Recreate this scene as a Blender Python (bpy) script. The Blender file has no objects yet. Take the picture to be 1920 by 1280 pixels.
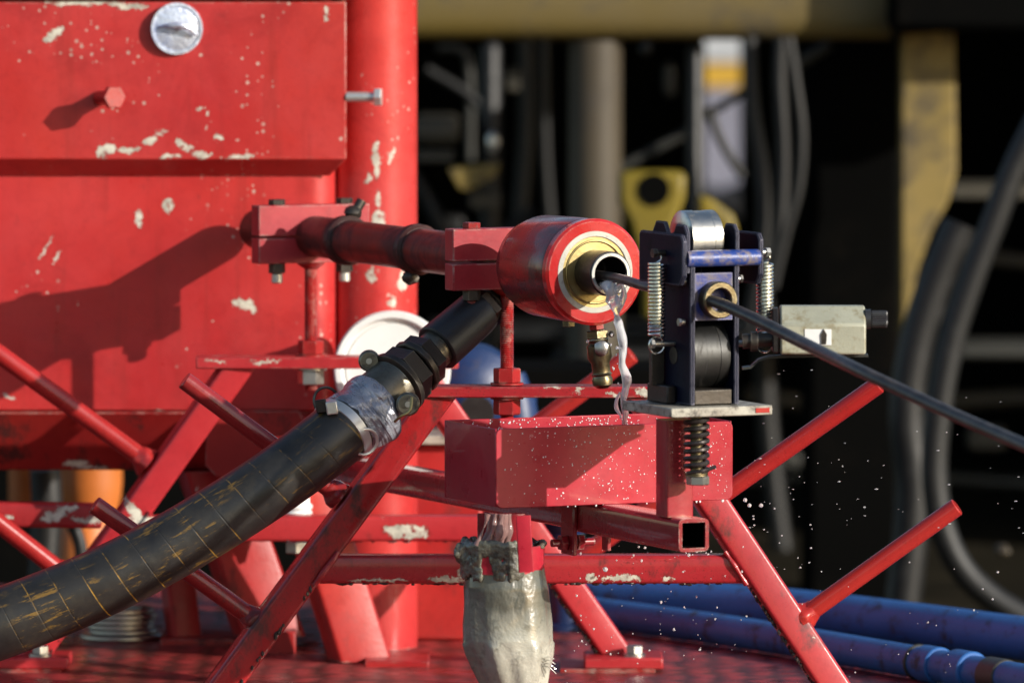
import bpy, bmesh, math, random
from mathutils import Vector, Matrix, noise as mnoise
random.seed(7)
sc = bpy.context.scene
# ------------------------------------------------------------------ camera
F = 15700.0
CAM = Vector((0, -12.56, 1.40))
PITCH = math.radians(3.8)
cam = bpy.data.cameras.new("camera")
cam.sensor_width = 36.0
cam.lens = 36.0 * F / 1920.0
cam.clip_start = 0.5
cam.clip_end = 400
cam.dof.use_dof = True
cam.dof.focus_distance = 12.35
cam.dof.aperture_fstop = 4.6
camo = bpy.data.objects.new("camera", cam)
camo.location = CAM
camo.rotation_euler = (math.pi / 2 - PITCH, 0, 0)
sc.collection.objects.link(camo)
sc.camera = camo
# ------------------------------------------------------------------ light
SUN = Vector((1.5, -1.0, 0.62)).normalized()
elev = math.asin(SUN.z)
azim = math.atan2(SUN.x, SUN.y)
world = bpy.data.worlds.new("World")
sc.world = world
world.use_nodes = True
wn = world.node_tree.nodes
wn.clear()
sky = wn.new("ShaderNodeTexSky")
sky.sky_type = 'NISHITA'
sky.sun_disc = False
sky.sun_elevation = elev
sky.sun_rotation = azim
bg = wn.new("ShaderNodeBackground")
bg.inputs[1].default_value = 0.12
wo = wn.new("ShaderNodeOutputWorld")
world.node_tree.links.new(sky.outputs[0], bg.inputs[0])
world.node_tree.links.new(bg.outputs[0], wo.inputs[0])
sl = bpy.data.lights.new("sun", 'SUN')
sl.energy = 4.3
sl.angle = math.radians(0.5)
sl.color = (1.0, 0.94, 0.85)
slo = bpy.data.objects.new("sun", sl)
slo.rotation_euler = SUN.to_track_quat('Z', 'Y').to_euler()
slo.location = (6, -5, 4)
sc.collection.objects.link(slo)
sc.view_settings.view_transform = 'Standard'
sc.view_settings.look = 'None'
sc.view_settings.exposure = 0.40
sc.view_settings.gamma = 1.0
sc.view_settings.use_curve_mapping = False
sc.cycles.use_denoising = True
sc.cycles.max_bounces = 8
sc.cycles.transparent_max_bounces = 12
sc.cycles.sample_clamp_indirect = 6
# ------------------------------------------------------------------ helpers
COL = sc.collection
A = math.radians(24)
U = Vector((math.sin(A), -math.cos(A), 0))      # machine axis, towards the camera
V = Vector((math.cos(A), math.sin(A), 0))       # across the machine
ZZ = Vector((0, 0, 1))

def P(px, py, Y):
    a = (px - 960) / F
    b = (640 - py) / F
    d = Vector((a, math.cos(PITCH) + b * math.sin(PITCH), -math.sin(PITCH) + b * math.cos(PITCH)))
    return CAM + d * ((Y - CAM.y) / d.y)

def S(px, Y):                                    # length of px pixels at depth Y
    return px * (Y - CAM.y) / F

def BM():
    b = bmesh.new()
    b.loops.layers.uv.new("UVMap")
    return b

def basis(d, hint=None):
    d = d.normalized()
    h = hint or (ZZ if abs(d.z) < 0.9 else Vector((1, 0, 0)))
    x = h.cross(d)
    if x.length < 1e-5:
        x = Vector((0, 1, 0)).cross(d)
    x.normalize()
    return x, d.cross(x).normalized(), d

def loft(bm, loops, caps=(True, True)):
    """loops: lists of Vectors with equal counts; u = running length, v = around."""
    uvl = bm.loops.layers.uv.verify()
    rings = [[bm.verts.new(p) for p in L] for L in loops]
    n = len(rings[0])
    us = [0.0]
    for i in range(1, len(loops)):
        c0 = sum(loops[i - 1], Vector()) / n
        c1 = sum(loops[i], Vector()) / n
        us.append(us[-1] + max((c1 - c0).length, 1e-5))
    for i in range(len(rings) - 1):
        for j in range(n):
            k = (j + 1) % n
            try:
                f = bm.faces.new((rings[i][j], rings[i][k], rings[i + 1][k], rings[i + 1][j]))
            except ValueError:
                continue
            vv = [(us[i], j / n), (us[i], (j + 1) / n), (us[i + 1], (j + 1) / n), (us[i + 1], j / n)]
            for lp, uv in zip(f.loops, vv):
                lp[uvl].uv = uv
    if caps[0]:
        bm.faces.new(list(reversed(rings[0])))
    if caps[1]:
        bm.faces.new(rings[-1])
    return rings

def lathe(bm, o, d, prof, seg=32, caps=(True, True), hint=None, phase=0.0):
    x, y, z = basis(d, hint)
    loops = []
    for (t, r) in prof:
        loops.append([o + z * t + x * (r * math.cos(2 * math.pi * k / seg + phase)) + y * (r * math.sin(2 * math.pi * k / seg + phase)) for k in range(seg)])
    return loft(bm, loops, caps)

def cyl(bm, p0, p1, r, seg=24, r1=None, bev=0.0, hint=None, phase=0.0):
    L = (p1 - p0).length
    r1 = r if r1 is None else r1
    if bev > 0:
        pr = [(0, r - bev), (bev, r), (L - bev, r1), (L, r1 - bev)]
    else:
        pr = [(0, r), (L, r1)]
    lathe(bm, p0, p1 - p0, pr, seg, hint=hint, phase=phase)

def hexa(bm, p0, p1, r, phase=0.0, hint=None):
    L = (p1 - p0).length
    b = r * 0.08
    lathe(bm, p0, p1 - p0, [(0, r - b), (b, r), (L - b, r), (L, r - b)], 6, hint=hint, phase=phase)

def ring(bm, o, d, r_out, r_in, t, seg=48, b=0.001, hint=None):
    """washer-like solid from o along d by t"""
    x, y, z = basis(d, hint)
    pr = [(0, r_in), (0, r_out - b), (b, r_out), (t - b, r_out), (t, r_out - b), (t, r_in + b), (t - b, r_in)]
    loops = [[o + z * a + x * (r * math.cos(2 * math.pi * k / seg)) + y * (r * math.sin(2 * math.pi * k / seg)) for k in range(seg)] for a, r in pr]
    loops.append(loops[0])
    n = seg
    vs = [[bm.verts.new(p) for p in L] for L in loops[:-1]]
    vs.append(vs[0])
    for i in range(len(vs) - 1):
        for j in range(n):
            k = (j + 1) % n
            bm.faces.new((vs[i][j], vs[i][k], vs[i + 1][k], vs[i + 1][j]))

def torus(bm, o, d, R, r, seg=40, s2=10, hint=None):
    x, y, z = basis(d, hint)
    vs = []
    for i in range(seg):
        a = 2 * math.pi * i / seg
        rad = x * math.cos(a) + y * math.sin(a)
        vs.append([bm.verts.new(o + rad * (R + r * math.cos(2 * math.pi * j / s2)) + z * (r * math.sin(2 * math.pi * j / s2))) for j in range(s2)])
    for i in range(seg):
        for j in range(s2):
            bm.faces.new((vs[i][j], vs[(i + 1) % seg][j], vs[(i + 1) % seg][(j + 1) % s2], vs[i][(j + 1) % s2]))

def catmull(pts, n=8):
    out = []
    q = [pts[0] * 2 - pts[1]] + list(pts) + [pts[-1] * 2 - pts[-2]]
    for i in range(1, len(q) - 2):
        p0, p1, p2, p3 = q[i - 1], q[i], q[i + 1], q[i + 2]
        for k in range(n):
            t = k / n
            out.append(0.5 * ((2 * p1) + (p2 - p0) * t + (2 * p0 - 5 * p1 + 4 * p2 - p3) * t * t + (3 * p1 - p0 - 3 * p2 + p3) * t ** 3))
    out.append(pts[-1].copy())
    return out

def path(bm, pts, r, seg=16, caps=(True, True), smooth=8, wob=0.0, sq=None):
    if smooth and len(pts) > 2:
        n0 = len(pts)
        pp = catmull(pts, smooth)
        if isinstance(r, (list, tuple)):
            rr = []
            for i in range(n0 - 1):
                rr += [r[i] + (r[i + 1] - r[i]) * k / smooth for k in range(smooth)]
            rr.append(r[-1])
        else:
            rr = [r] * len(pp)
    else:
        pp = list(pts)
        rr = list(r) if isinstance(r, (list, tuple)) else [r] * len(pp)
    t0 = (pp[1] - pp[0]).normalized()
    x, y, z = basis(t0)
    loops = []
    for i, p in enumerate(pp):
        t = (pp[min(i + 1, len(pp) - 1)] - pp[max(i - 1, 0)]).normalized()
        x = (x - t * x.dot(t)).normalized()
        y = t.cross(x)
        L = []
        for k in range(seg):
            a = 2 * math.pi * k / seg
            d = x * math.cos(a) + y * math.sin(a)
            q = rr[i]
            if wob:
                q *= 1 + wob * mnoise.noise((p + d * rr[i]) * 60 + Vector((3, 1, 7)))
            L.append(p + d * q)
        loops.append(L)
    loft(bm, loops, caps)

def rrect(w, h, c=0.005, n=3):
    pts = []
    for (sx, sy, a0) in ((1, 1, 0), (-1, 1, 90), (-1, -1, 180), (1, -1, 270)):
        for k in range(n + 1):
            a = math.radians(a0 + 90 * k / n)
            pts.append((sx * (w / 2 - c) + c * math.cos(a), sy * (h / 2 - c) + c * math.sin(a)))
    return pts

def sqtube(bm, p0, p1, w, h, depth_dir=Vector((0, 1, 0)), c=0.005, hollow=0.0, cut=False):
    """rounded rectangular bar from p0 to p1; h runs along depth_dir."""
    z = (p1 - p0).normalized()
    y = (depth_dir - z * depth_dir.dot(z)).normalized()
    x = y.cross(z).normalized()
    sec = rrect(w, h, c)
    L = [[q + x * a + y * b for a, b in sec] for q in (p0, p1)]
    if cut:
        L = [[v - z * ((v.z - q.z) / z.z) for v in ring_] for ring_, q in zip(L, (p0, p1))]
    if not hollow:
        loft(bm, L)
        return
    ins = rrect(w - 2 * hollow, h - 2 * hollow, max(c - hollow, 0.001))
    d = 0.25
    I = [[q + x * a + y * b for a, b in ins] for q in (p1, p1 - z * min(d, (p1 - p0).length * 0.9))]
    r1 = loft(bm, L, (True, False))
    r2 = loft(bm, I, (False, True))
    n = len(sec)
    for j in range(n):
        k = (j + 1) % n
        bm.faces.new((r1[1][j], r1[1][k], r2[0][k], r2[0][j]))

def box(bm, c, s, M=None):
    vs = []
    for z in (-.5, .5):
        for y in (-.5, .5):
            for x in (-.5, .5):
                v = Vector((x * s[0], y * s[1], z * s[2]))
                if M is not None:
                    v = M @ v
                vs.append(bm.verts.new(v + c))
    for f in ((0, 2, 3, 1), (4, 5, 7, 6), (0, 1, 5, 4), (2, 6, 7, 3), (0, 4, 6, 2), (1, 3, 7, 5)):
        bm.faces.new([vs[i] for i in f])

def prism(bm, poly, ext):
    a = [bm.verts.new(p) for p in poly]
    b = [bm.verts.new(p + ext) for p in poly]
    n = len(poly)
    bm.faces.new(list(reversed(a)))
    bm.faces.new(b)
    for i in range(n):
        k = (i + 1) % n
        bm.faces.new((a[i], a[k], b[k], b[i]))

def spring(bm, p0, p1, R, r, turns, seg=16, s2=8, hint=None):
    x, y, z = basis(p1 - p0, hint)
    L = (p1 - p0).length
    N = int(turns * seg)
    pts = []
    for i in range(N + 1):
        a = 2 * math.pi * i / seg
        pts.append(p0 + z * (L * i / N) + x * (R * math.cos(a)) + y * (R * math.sin(a)))
    path(bm, pts, r, seg=s2, smooth=0)
    return pts[0], pts[-1]

def thread(bm, p0, p1, r, pitch=0.0028, seg=20, dep=0.12):
    L = (p1 - p0).length
    n = max(2, int(L / pitch))
    pr = []
    for i in range(n):
        pr.append((L * i / n, r * (1 - dep)))
        pr.append((L * (i + .5) / n, r))
    pr.append((L, r * (1 - dep)))
    lathe(bm, p0, p1 - p0, pr, seg)

def blob(bm, c, r, sc3=(1, 1, 1), sub=2, nz=0.25, fr=40):
    ret = bmesh.ops.create_icosphere(bm, subdivisions=sub, radius=1)
    for v in ret['verts']:
        k = 1 + nz * mnoise.noise(v.co * 1.7 + c * fr)
        v.co = Vector((v.co.x * sc3[0], v.co.y * sc3[1], v.co.z * sc3[2])) * r * k + c

def finish(name, bm, mat, bev=0.0, ang=35):
    bmesh.ops.recalc_face_normals(bm, faces=bm.faces)
    me = bpy.data.meshes.new(name)
    bm.to_mesh(me)
    bm.free()
    for p in me.polygons:
        p.use_smooth = True
    me.set_sharp_from_angle(angle=math.radians(ang))
    me.materials.append(mat)
    o = bpy.data.objects.new(name, me)
    COL.objects.link(o)
    if bev:
        m = o.modifiers.new("bevel", 'BEVEL')
        m.width = bev
        m.segments = 2
        m.limit_method = 'ANGLE'
        m.angle_limit = math.radians(40)
    return o

def tag(o, label=None, cat=None, group=None, kind=None):
    if label: o['label'] = label
    if cat: o['category'] = cat
    if group: o['group'] = group
    if kind: o['kind'] = kind
    return o

class Thing:
    def __init__(s, name, label, cat, loc, rz=0.0, group=None):
        s.o = bpy.data.objects.new(name, None)
        s.o.empty_display_size = 0.05
        s.o.location = loc
        s.o.rotation_euler = (0, 0, rz)
        COL.objects.link(s.o)
        tag(s.o, label, cat, group)
        s.T = Matrix.Translation(loc) @ Matrix.Rotation(rz, 4, 'Z')
        s.I = s.T.inverted()
    def part(s, name, bm, mat, parent=None, world=True, bev=0.0, label=None, kind=None, ang=35):
        if world:
            bm.transform(s.I)
        o = finish(name, bm, mat, bev, ang)
        o.parent = parent or s.o
        tag(o, label, None, None, kind)
        return o

def solo(name, bm, mat, label, cat, loc, bev=0.0, group=None, kind=None, ang=35):
    bm.transform(Matrix.Translation(loc).inverted())
    o = finish(name, bm, mat, bev, ang)
    o.location = loc
    return tag(o, label, cat, group, kind)

# ------------------------------------------------------------------ materials
class NT:
    def __init__(s, name):
        s.m = bpy.data.materials.new(name)
        s.m.use_nodes = True
        s.t = s.m.node_tree
        s.n = s.t.nodes
        s.l = s.t.links
        s.b = s.n["Principled BSDF"]
        s.geo = s.n.new("ShaderNodeNewGeometry")
        s.pos = s.geo.outputs["Position"]
    def set(s, k, v):
        inp = s.b.inputs[k]
        if isinstance(v, bpy.types.NodeSocket):
            s.l.new(v, inp)
        elif isinstance(v, (tuple, list)) and len(v) == 3 and inp.type == 'RGBA':
            inp.default_value = (*v, 1)
        else:
            inp.default_value = v
    def put(s, inp, v):
        if isinstance(v, bpy.types.NodeSocket):
            s.l.new(v, inp)
        elif isinstance(v, (tuple, list)) and len(v) == 3 and inp.type == 'RGBA':
            inp.default_value = (*v, 1)
        else:
            inp.default_value = v
    def math(s, op, a, b=0.0, c=0.0, clamp=False):
        n = s.n.new("ShaderNodeMath")
        n.operation = op
        n.use_clamp = clamp
        s.put(n.inputs[0], a); s.put(n.inputs[1], b); s.put(n.inputs[2], c)
        return n.outputs[0]
    def vec(s, op, a, b=(0, 0, 0)):
        n = s.n.new("ShaderNodeVectorMath")
        n.operation = op
        s.put(n.inputs[0], a)
        s.put(n.inputs[1], b)
        return n.outputs["Value"] if op in ('LENGTH', 'DOT_PRODUCT') else n.outputs[0]
    def noise(s, scale, detail=3, rough=0.55, vec=None, dist=0.0, stretch=None, col=False):
        n = s.n.new("ShaderNodeTexNoise")
        n.inputs["Scale"].default_value = scale
        n.inputs["Detail"].default_value = detail
        n.inputs["Roughness"].default_value = rough
        n.inputs["Distortion"].default_value = dist
        v = vec or s.pos
        if stretch:
            v = s.vec('MULTIPLY', v, stretch)
        s.l.new(v, n.inputs["Vector"])
        return n.outputs["Color"] if col else n.outputs["Fac"]
    def voro(s, scale, vec=None, rnd=1.0):
        n = s.n.new("ShaderNodeTexVoronoi")
        n.inputs["Scale"].default_value = scale
        n.inputs["Randomness"].default_value = rnd
        s.l.new(vec or s.pos, n.inputs["Vector"])
        return n
    def ramp(s, v, a, b):
        n = s.n.new("ShaderNodeMapRange")
        s.put(n.inputs[0], v)
        n.inputs[1].default_value = a
        n.inputs[2].default_value = b
        n.clamp = True
        return n.outputs[0]
    def mix(s, f, a, b):
        n = s.n.new("ShaderNodeMix")
        n.data_type = 'RGBA'
        s.put(n.inputs[0], f); s.put(n.inputs[6], a); s.put(n.inputs[7], b)
        return n.outputs[2]
    def fmix(s, f, a, b):
        n = s.n.new("ShaderNodeMix")
        s.put(n.inputs[0], f); s.put(n.inputs[2], a); s.put(n.inputs[3], b)
        return n.outputs[0]
    def bump(s, h, strength=0.3, dist=0.002, normal=None):
        n = s.n.new("ShaderNodeBump")
        n.inputs["Strength"].default_value = strength
        n.inputs["Distance"].default_value = dist
        s.l.new(h, n.inputs["Height"])
        if normal: s.l.new(normal, n.inputs["Normal"])
        return n.outputs[0]
    def edge(s, radius=0.004, lo=0.02, hi=0.12):
        b = s.n.new("ShaderNodeBevel")
        b.samples = 4
        b.inputs["Radius"].default_value = radius
        d = s.vec('DOT_PRODUCT', b.outputs[0], s.geo.outputs["Normal"])
        return s.ramp(s.math('SUBTRACT', 1.0, d), lo, hi)
    def chips(s, lst, Y, jag=0.9):
        """worn patches with a shape of their own, at fixed places of the thing"""
        nz = s.noise(60, 8, 0.78, col=True)
        off = s.vec('MULTIPLY', s.vec('SUBTRACT', nz, (0.5, 0.5, 0.5)), (0.042 * jag,) * 3)
        base = s.vec('ADD', s.pos, off)
        out = None
        for (px, py, rx, ry, ang) in lst:
            c = P(px, py, Y)
            v = s.vec('SUBTRACT', base, (c.x, c.y, c.z))
            r = s.n.new("ShaderNodeVectorRotate")
            r.rotation_type = 'Y_AXIS'
            r.inputs["Angle"].default_value = math.radians(ang)
            s.l.new(v, r.inputs["Vector"])
            v = s.vec('MULTIPLY', r.outputs[0], (1 / S(rx * .9, Y), 0, 1 / S(ry * .82, Y)))
            m = s.ramp(s.vec('LENGTH', v), 1.30, 0.9)
            out = m if out is None else s.math('MAXIMUM', out, m)
        return out

RED = (0.46, 0.026, 0.030)
def red_paint(name, base=RED, rough=0.3, chip=0.0, edge=0.5, grime=0.25, spots=0.0, places=None, Y=0.0, orange=0.25, streak=0.0, chipcol=(0.62, 0.60, 0.50), wet=0.0, grain=0.25, axial=0.0, fade=0.10):
    m = NT(name)
    big = m.noise(3.2, 4, 0.6)
    c = m.mix(m.ramp(big, 0.35, 0.7), tuple(x * 0.86 for x in base), (min(base[0] * 1.12, .8), base[1] * 1.5 + .004, base[2] * 1.4))
    c = m.mix(m.math('MULTIPLY', m.ramp(m.noise(1.7, 3, 0.6, stretch=(1, 1, .45)), 0.45, 0.75), orange), c, (0.54, 0.060, 0.022))
    c = m.mix(m.math('MULTIPLY', m.ramp(m.noise(2.2, 5, .65, dist=.6), .42, .72), fade), c, (min(base[0] * 1.05, .7), base[1] + .045, base[2] + .045))
    c = m.mix(m.math('MULTIPLY', m.ramp(m.noise(4.7, 6, .7, dist=.8), .50, .66), .42), c, tuple(x * 0.55 for x in base))
    fine = m.noise(90, 5, 0.7)
    c = m.mix(m.math('MULTIPLY', m.ramp(fine, 0.5, 0.8), 0.35), c, tuple(x * 0.5 for x in base))
    # dirt
    g = m.math('MULTIPLY', m.ramp(m.noise(14, 6, 0.72, stretch=(1, 1, .55)), 0.66 - 0.24 * grime, 0.76 - 0.22 * grime), min(1, .25 + grime * 1.3))
    c = m.mix(g, c, (0.030, 0.014, 0.012))
    if streak:
        st = m.math('MULTIPLY', m.ramp(m.noise(30, 5, 0.7, stretch=(1, 1, .08)), 0.54, 0.70), streak)
        c = m.mix(st, c, (0.16, 0.016, 0.012))
    if axial:
        cx = m.n.new("ShaderNodeCombineXYZ")
        m.put(cx.inputs[0], m.math('MULTIPLY', m.vec('DOT_PRODUCT', m.pos, tuple(V)), 60.0))
        m.put(cx.inputs[1], m.math('MULTIPLY', m.vec('DOT_PRODUCT', m.pos, tuple(U)), 16.0))
        m.put(cx.inputs[2], m.math('MULTIPLY', m.vec('DOT_PRODUCT', m.pos, (0, 0, 1)), 60.0))
        ax_ = m.noise(1.0, 6, 0.72, vec=cx.outputs[0])
        c = m.mix(m.math('MULTIPLY', m.ramp(ax_, .44, .62), axial), c, (0.035, 0.022, 0.020))
        c = m.mix(m.math('MULTIPLY', m.ramp(m.noise(45, 6, .75), .55, .7), axial * .7), c, (0.10, 0.035, 0.028))
    if edge:
        e2 = m.math('MULTIPLY', m.edge(0.007, .01, .10), m.ramp(m.noise(27, 6, 0.75, dist=.3), 0.52 - .1 * grime, 0.62))
        c = m.mix(m.math('MULTIPLY', e2, min(.9, .35 + grime)), c, (0.022, 0.014, 0.012))
    sp = m.voro(210)
    sf = m.math('MULTIPLY', m.ramp(sp.outputs["Distance"], .26, .14), m.ramp(m.noise(12, 3), .50, .62))
    c = m.mix(m.math('MULTIPLY', sf, min(.8, .2 + grime)), c, (0.05, 0.014, 0.012))
    mask = None
    if edge:
        e = m.math('MULTIPLY', m.edge(), m.ramp(m.noise(38, 5, 0.7), 0.50 - .1 * edge, 0.60))
        mask = m.math('MULTIPLY', e, min(1.0, edge * 1.4))
    if chip:
        k = m.ramp(m.math('ADD', m.noise(26, 5, 0.62, dist=0.5), m.math('MULTIPLY', m.noise(2.6, 2), 0.35)), 0.93 - 0.13 * chip, 0.945 - 0.13 * chip)
        mask = k if mask is None else m.math('MAXIMUM', mask, k)
    if places:
        k0 = m.chips(places, Y)
        c = m.mix(m.math('MULTIPLY', m.ramp(k0, .05, .45), .65), c, (0.16, 0.02, 0.016))
        k = m.math('MULTIPLY', m.ramp(k0, .50, .72), m.ramp(m.noise(85, 4, .7), .36, .46))
        mask = k if mask is None else m.math('MAXIMUM', mask, k)
    if spots:
        v = m.voro(120)
        d = v.outputs["Distance"]
        sel = m.math('GREATER_THAN', m.math('ADD', m.noise(5.5, 2), m.math('MULTIPLY', m.noise(40, 0), 0.2)), 0.70 - 0.10 * spots)
        rs_ = m.n.new("ShaderNodeSeparateColor"); m.l.new(v.outputs["Color"], rs_.inputs[0])
        thr = m.math('MULTIPLY', m.math('POWER', rs_.outputs[0], 3.0), 0.44)
        k = m.math('MULTIPLY', m.math('MULTIPLY', m.ramp(m.math('SUBTRACT', thr, d), 0.0, 0.08), sel), m.math('ADD', m.math('MULTIPLY', rs_.outputs[1], .6), .15))
        mask = k if mask is None else m.math('MAXIMUM', mask, k)
    cc = m.mix(m.ramp(m.noise(60, 6, .7), 0.42, 0.66), chipcol, tuple(x * 0.5 for x in chipcol))
    if mask is not None:
        c = m.mix(mask, c, cc)
    m.set("Base Color", c)
    r = m.fmix(m.ramp(m.noise(22, 4), 0.3, 0.7), rough * 0.8, rough * 1.35)
    r = m.math('ADD', r, m.math('MULTIPLY', g, 0.25))
    if mask is not None:
        r = m.math('ADD', r, m.math('MULTIPLY', mask, 0.3))
    m.set("Roughness", r)
    m.set("Specular IOR Level", .38)
    h = m.math('ADD', m.math('MULTIPLY', m.noise(160, 3), 0.3), m.math('MULTIPLY', m.noise(9, 3), 1.0))
    if mask is not None:
        h = m.math('SUBTRACT', h, m.math('MULTIPLY', mask, 0.5))
    m.set("Normal", m.bump(h, grain, 0.0025))
    if wet:
        m.set("Coat Weight", wet)
        m.set("Coat Roughness", 0.05)
    return m.m

def metal(name, col, rough=0.35, met=1.0, dirt=(0.03, 0.025, 0.02), amt=0.4, sc_=30, stretch=None, edgecol=None, bump=0.3):
    m = NT(name)
    n = m.noise(sc_, 6, 0.7, stretch=stretch)
    f = m.math('MULTIPLY', m.ramp(n, 0.62 - 0.25 * amt, 0.78 - 0.1 * amt), min(1, amt * 2))
    c = m.mix(m.ramp(m.noise(sc_ * .3, 3), .3, .7), tuple(x * .75 for x in col), col)
    c = m.mix(f, c, dirt)
    if edgecol:
        e = m.math('MULTIPLY', m.edge(0.003), m.ramp(m.noise(60, 4), 0.36, 0.55))
        c = m.mix(e, c, edgecol)
    m.set("Base Color", c)
    m.set("Metallic", m.math('MULTIPLY', m.math('SUBTRACT', 1.0, m.math('MULTIPLY', f, .7)), met))
    m.set("Roughness", m.math('ADD', m.math('MULTIPLY', f, 0.3), m.fmix(m.noise(sc_ * 2, 3), rough * .8, rough * 1.3)))
    m.set("Normal", m.bump(m.noise(sc_ * 4, 4), bump, 0.001))
    return m.m

def paint(name, col, rough=0.5, dirt=(0.02, 0.02, 0.02), amt=0.3, sc_=8, spec=0.5, col2=None, edgecol=None, bump=.25, elo=.38):
    m = NT(name)
    c = m.mix(m.ramp(m.noise(sc_ * .5, 4), .35, .65), col, col2 or tuple(x * .75 for x in col))
    f = m.math('MULTIPLY', m.ramp(m.noise(sc_ * 2.1, 6, .7), 0.64 - 0.25 * amt, 0.72 - 0.1 * amt), min(1, amt * 2.2))
    c = m.mix(f, c, dirt)
    if edgecol:
        e = m.math('MULTIPLY', m.edge(0.004), m.ramp(m.noise(50, 4), elo, elo + .17))
        c = m.mix(e, c, edgecol)
    m.set("Base Color", c)
    m.set("Roughness", m.math('ADD', m.math('MULTIPLY', f, .2), rough))
    m.set("Specular IOR Level", spec)
    m.set("Normal", m.bump(m.noise(sc_ * 12, 4), bump, 0.0015))
    return m.m

M = {}
PANEL_CH = [(98, 66, 22, 9, 35), (196, 284, 20, 12, 25), (240, 284, 22, 8, 0), (278, 266, 14, 8, 30), (342, 275, 18, 8, -40), (150, 4, 75, 9, 0), (240, 12, 40, 8, 0),
            (610, 27, 5, 16, 10), (302, 252, 12, 5, 10), (318, 294, 22, 5, 0), (378, 292, 20, 6, 0), (450, 298, 28, 4, 0), (388, 214, 4, 7, 0), (408, 259, 8, 6, -30), (374, 205, 7, 4, 0)]
BODY_CH = [(316, 385, 10, 14, 0), (259, 413, 7, 18, 5), (452, 568, 20, 12, -10), (470, 575, 8, 14, 40), (88, 462, 2.5, 34, -35), (104, 485, 2, 18, -30), (15, 742, 14, 3, -30), (300, 775, 20, 7, 0), (210, 782, 30, 6, 0)]
PIL_CH = [(706, 300, 7, 42, 0), (732, 296, 4, 18, -20), (709, 412, 10, 22, 0), (708, 372, 5, 16, 0), (697, 517, 9, 16, 0), (752, 528, 8, 20, 0), (692, 333, 6, 9, 0), (735, 566, 5, 9, 0)]
M['panel'] = red_paint("tank_panel_red", (0.441, 0.0187, 0.0216), fade=.45, rough=.34, edge=.95, grime=.06, spots=.3, streak=.32, places=PANEL_CH, Y=.87, orange=.35)
M['body'] = red_paint("tank_body_red", (0.461, 0.0187, 0.0216), fade=.45, rough=.34, edge=.3, grime=.08, spots=.05, streak=.32, wet=.3, places=BODY_CH, Y=.95, orange=.3)
M['pillar'] = red_paint("tank_pillar_red", (0.480, 0.0220, 0.0240), fade=.45, rough=.30, edge=.3, grime=.05, spots=.25, streak=.3, wet=.3, places=PIL_CH, Y=.96, orange=.2)
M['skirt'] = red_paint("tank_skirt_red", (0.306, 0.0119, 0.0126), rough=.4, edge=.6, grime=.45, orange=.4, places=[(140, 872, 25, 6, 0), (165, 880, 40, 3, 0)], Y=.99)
M['stand'] = red_paint("stand_red", (0.374, 0.0136, 0.0162), rough=.34, edge=.4, grime=.35, chip=.15, orange=.35)
M['bar'] = red_paint("left_bar_red", (0.354, 0.0136, 0.0180), rough=.4, edge=.5, grime=.3, places=[(110, 962, 38, 12, 20), (12, 972, 14, 6, 0), (165, 975, 30, 7, 0)], Y=.8)
M['front'] = red_paint("front_frame_red", (0.371, 0.0153, 0.0234), rough=.28, edge=.5, grime=.42, chip=.06, orange=.15, wet=.4,
    places=[(840, 1084, 40, 7, 0), (1108, 1080, 10, 8, 0), (1165, 1081, 42, 7, 0), (1250, 1083, 12, 5, 0), (870, 1072, 12, 9, 0), (1150, 736, 14, 4, 0), (1210, 732, 22, 8, 0), (1085, 733, 6, 5, 0), (1035, 724, 16, 3, 0), (960, 1085, 30, 3, 0), (712, 1085, 60, 3, 0), (1090, 727, 10, 3, 0)], Y=0)
M['legL'] = red_paint("oily_leg_red", (.36, .012, .016), rough=.26, edge=.5, grime=.46, chip=.05, orange=.1, wet=.5)
M['back'] = red_paint("back_frame_red", (0.422, 0.0187, 0.0270), rough=.32, edge=.4, grime=.22, chip=.06, orange=.2,
    places=[(762, 994, 44, 14, -5), (250, 955, 32, 10, -55), (262, 972, 34, 9, 0), (640, 965, 14, 4, 0), (300, 975, 16, 6, 0), (230, 972, 14, 10, -40), (500, 676, 30, 3, 0), (405, 672, 20, 2, 0)], Y=.7)
M['rod'] = red_paint("rod_red", (0.380, 0.0170, 0.0180), rough=.22, edge=0, grime=.18, chip=0, orange=.2, wet=.3, grain=.12)
M['rodold'] = red_paint("worn_rod_red", (0.282, 0.0153, 0.0180), rough=.2, edge=0, grime=.34, chip=.05, orange=.2, wet=.4, chipcol=(.3, .16, .12))
M['tray'] = red_paint("tray_red", (0.413, 0.0102, 0.0288), rough=.3, edge=.12, grime=.03, orange=.05, wet=.3, grain=.12, streak=.12)
M['beam'] = red_paint("beam_red", (0.269, 0.0085, 0.0180), rough=.25, edge=.45, grime=.30, orange=.0, wet=.7)
M['post'] = red_paint("post_red", (0.326, 0.0187, 0.0306), rough=.3, edge=.45, grime=.2, chip=.15, orange=.1, wet=.5, chipcol=(.45, .40, .25))
M['clamp'] = red_paint("clamp_red", (0.354, 0.0170, 0.0270), rough=.4, edge=.8, grime=.2, chip=.12, orange=.0)
M['pipe'] = red_paint("rusty_pipe_red", (.075, .012, .010), rough=.34, edge=.0, grime=.75, chip=.02, orange=.1, streak=.6, chipcol=(.35, .2, .16), grain=.5, axial=.95)
M['gland'] = red_paint("gland_red", (0.208, 0.0085, 0.0108), rough=.25, edge=.5, grime=.50, chip=.04, orange=.1, streak=.8, wet=.2, chipcol=(.24, .19, .16), axial=.75)
M['collar'] = red_paint("collar_dark_red", (.055, .012, .011), rough=.4, edge=.4, grime=.7, chip=.02, orange=0, chipcol=(.2, .1, .08), grain=.6)
M['sealring'] = paint("old_seal", (.52, .50, .43), .5, amt=.3, dirt=(.2, .1, .08), sc_=30)
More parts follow.
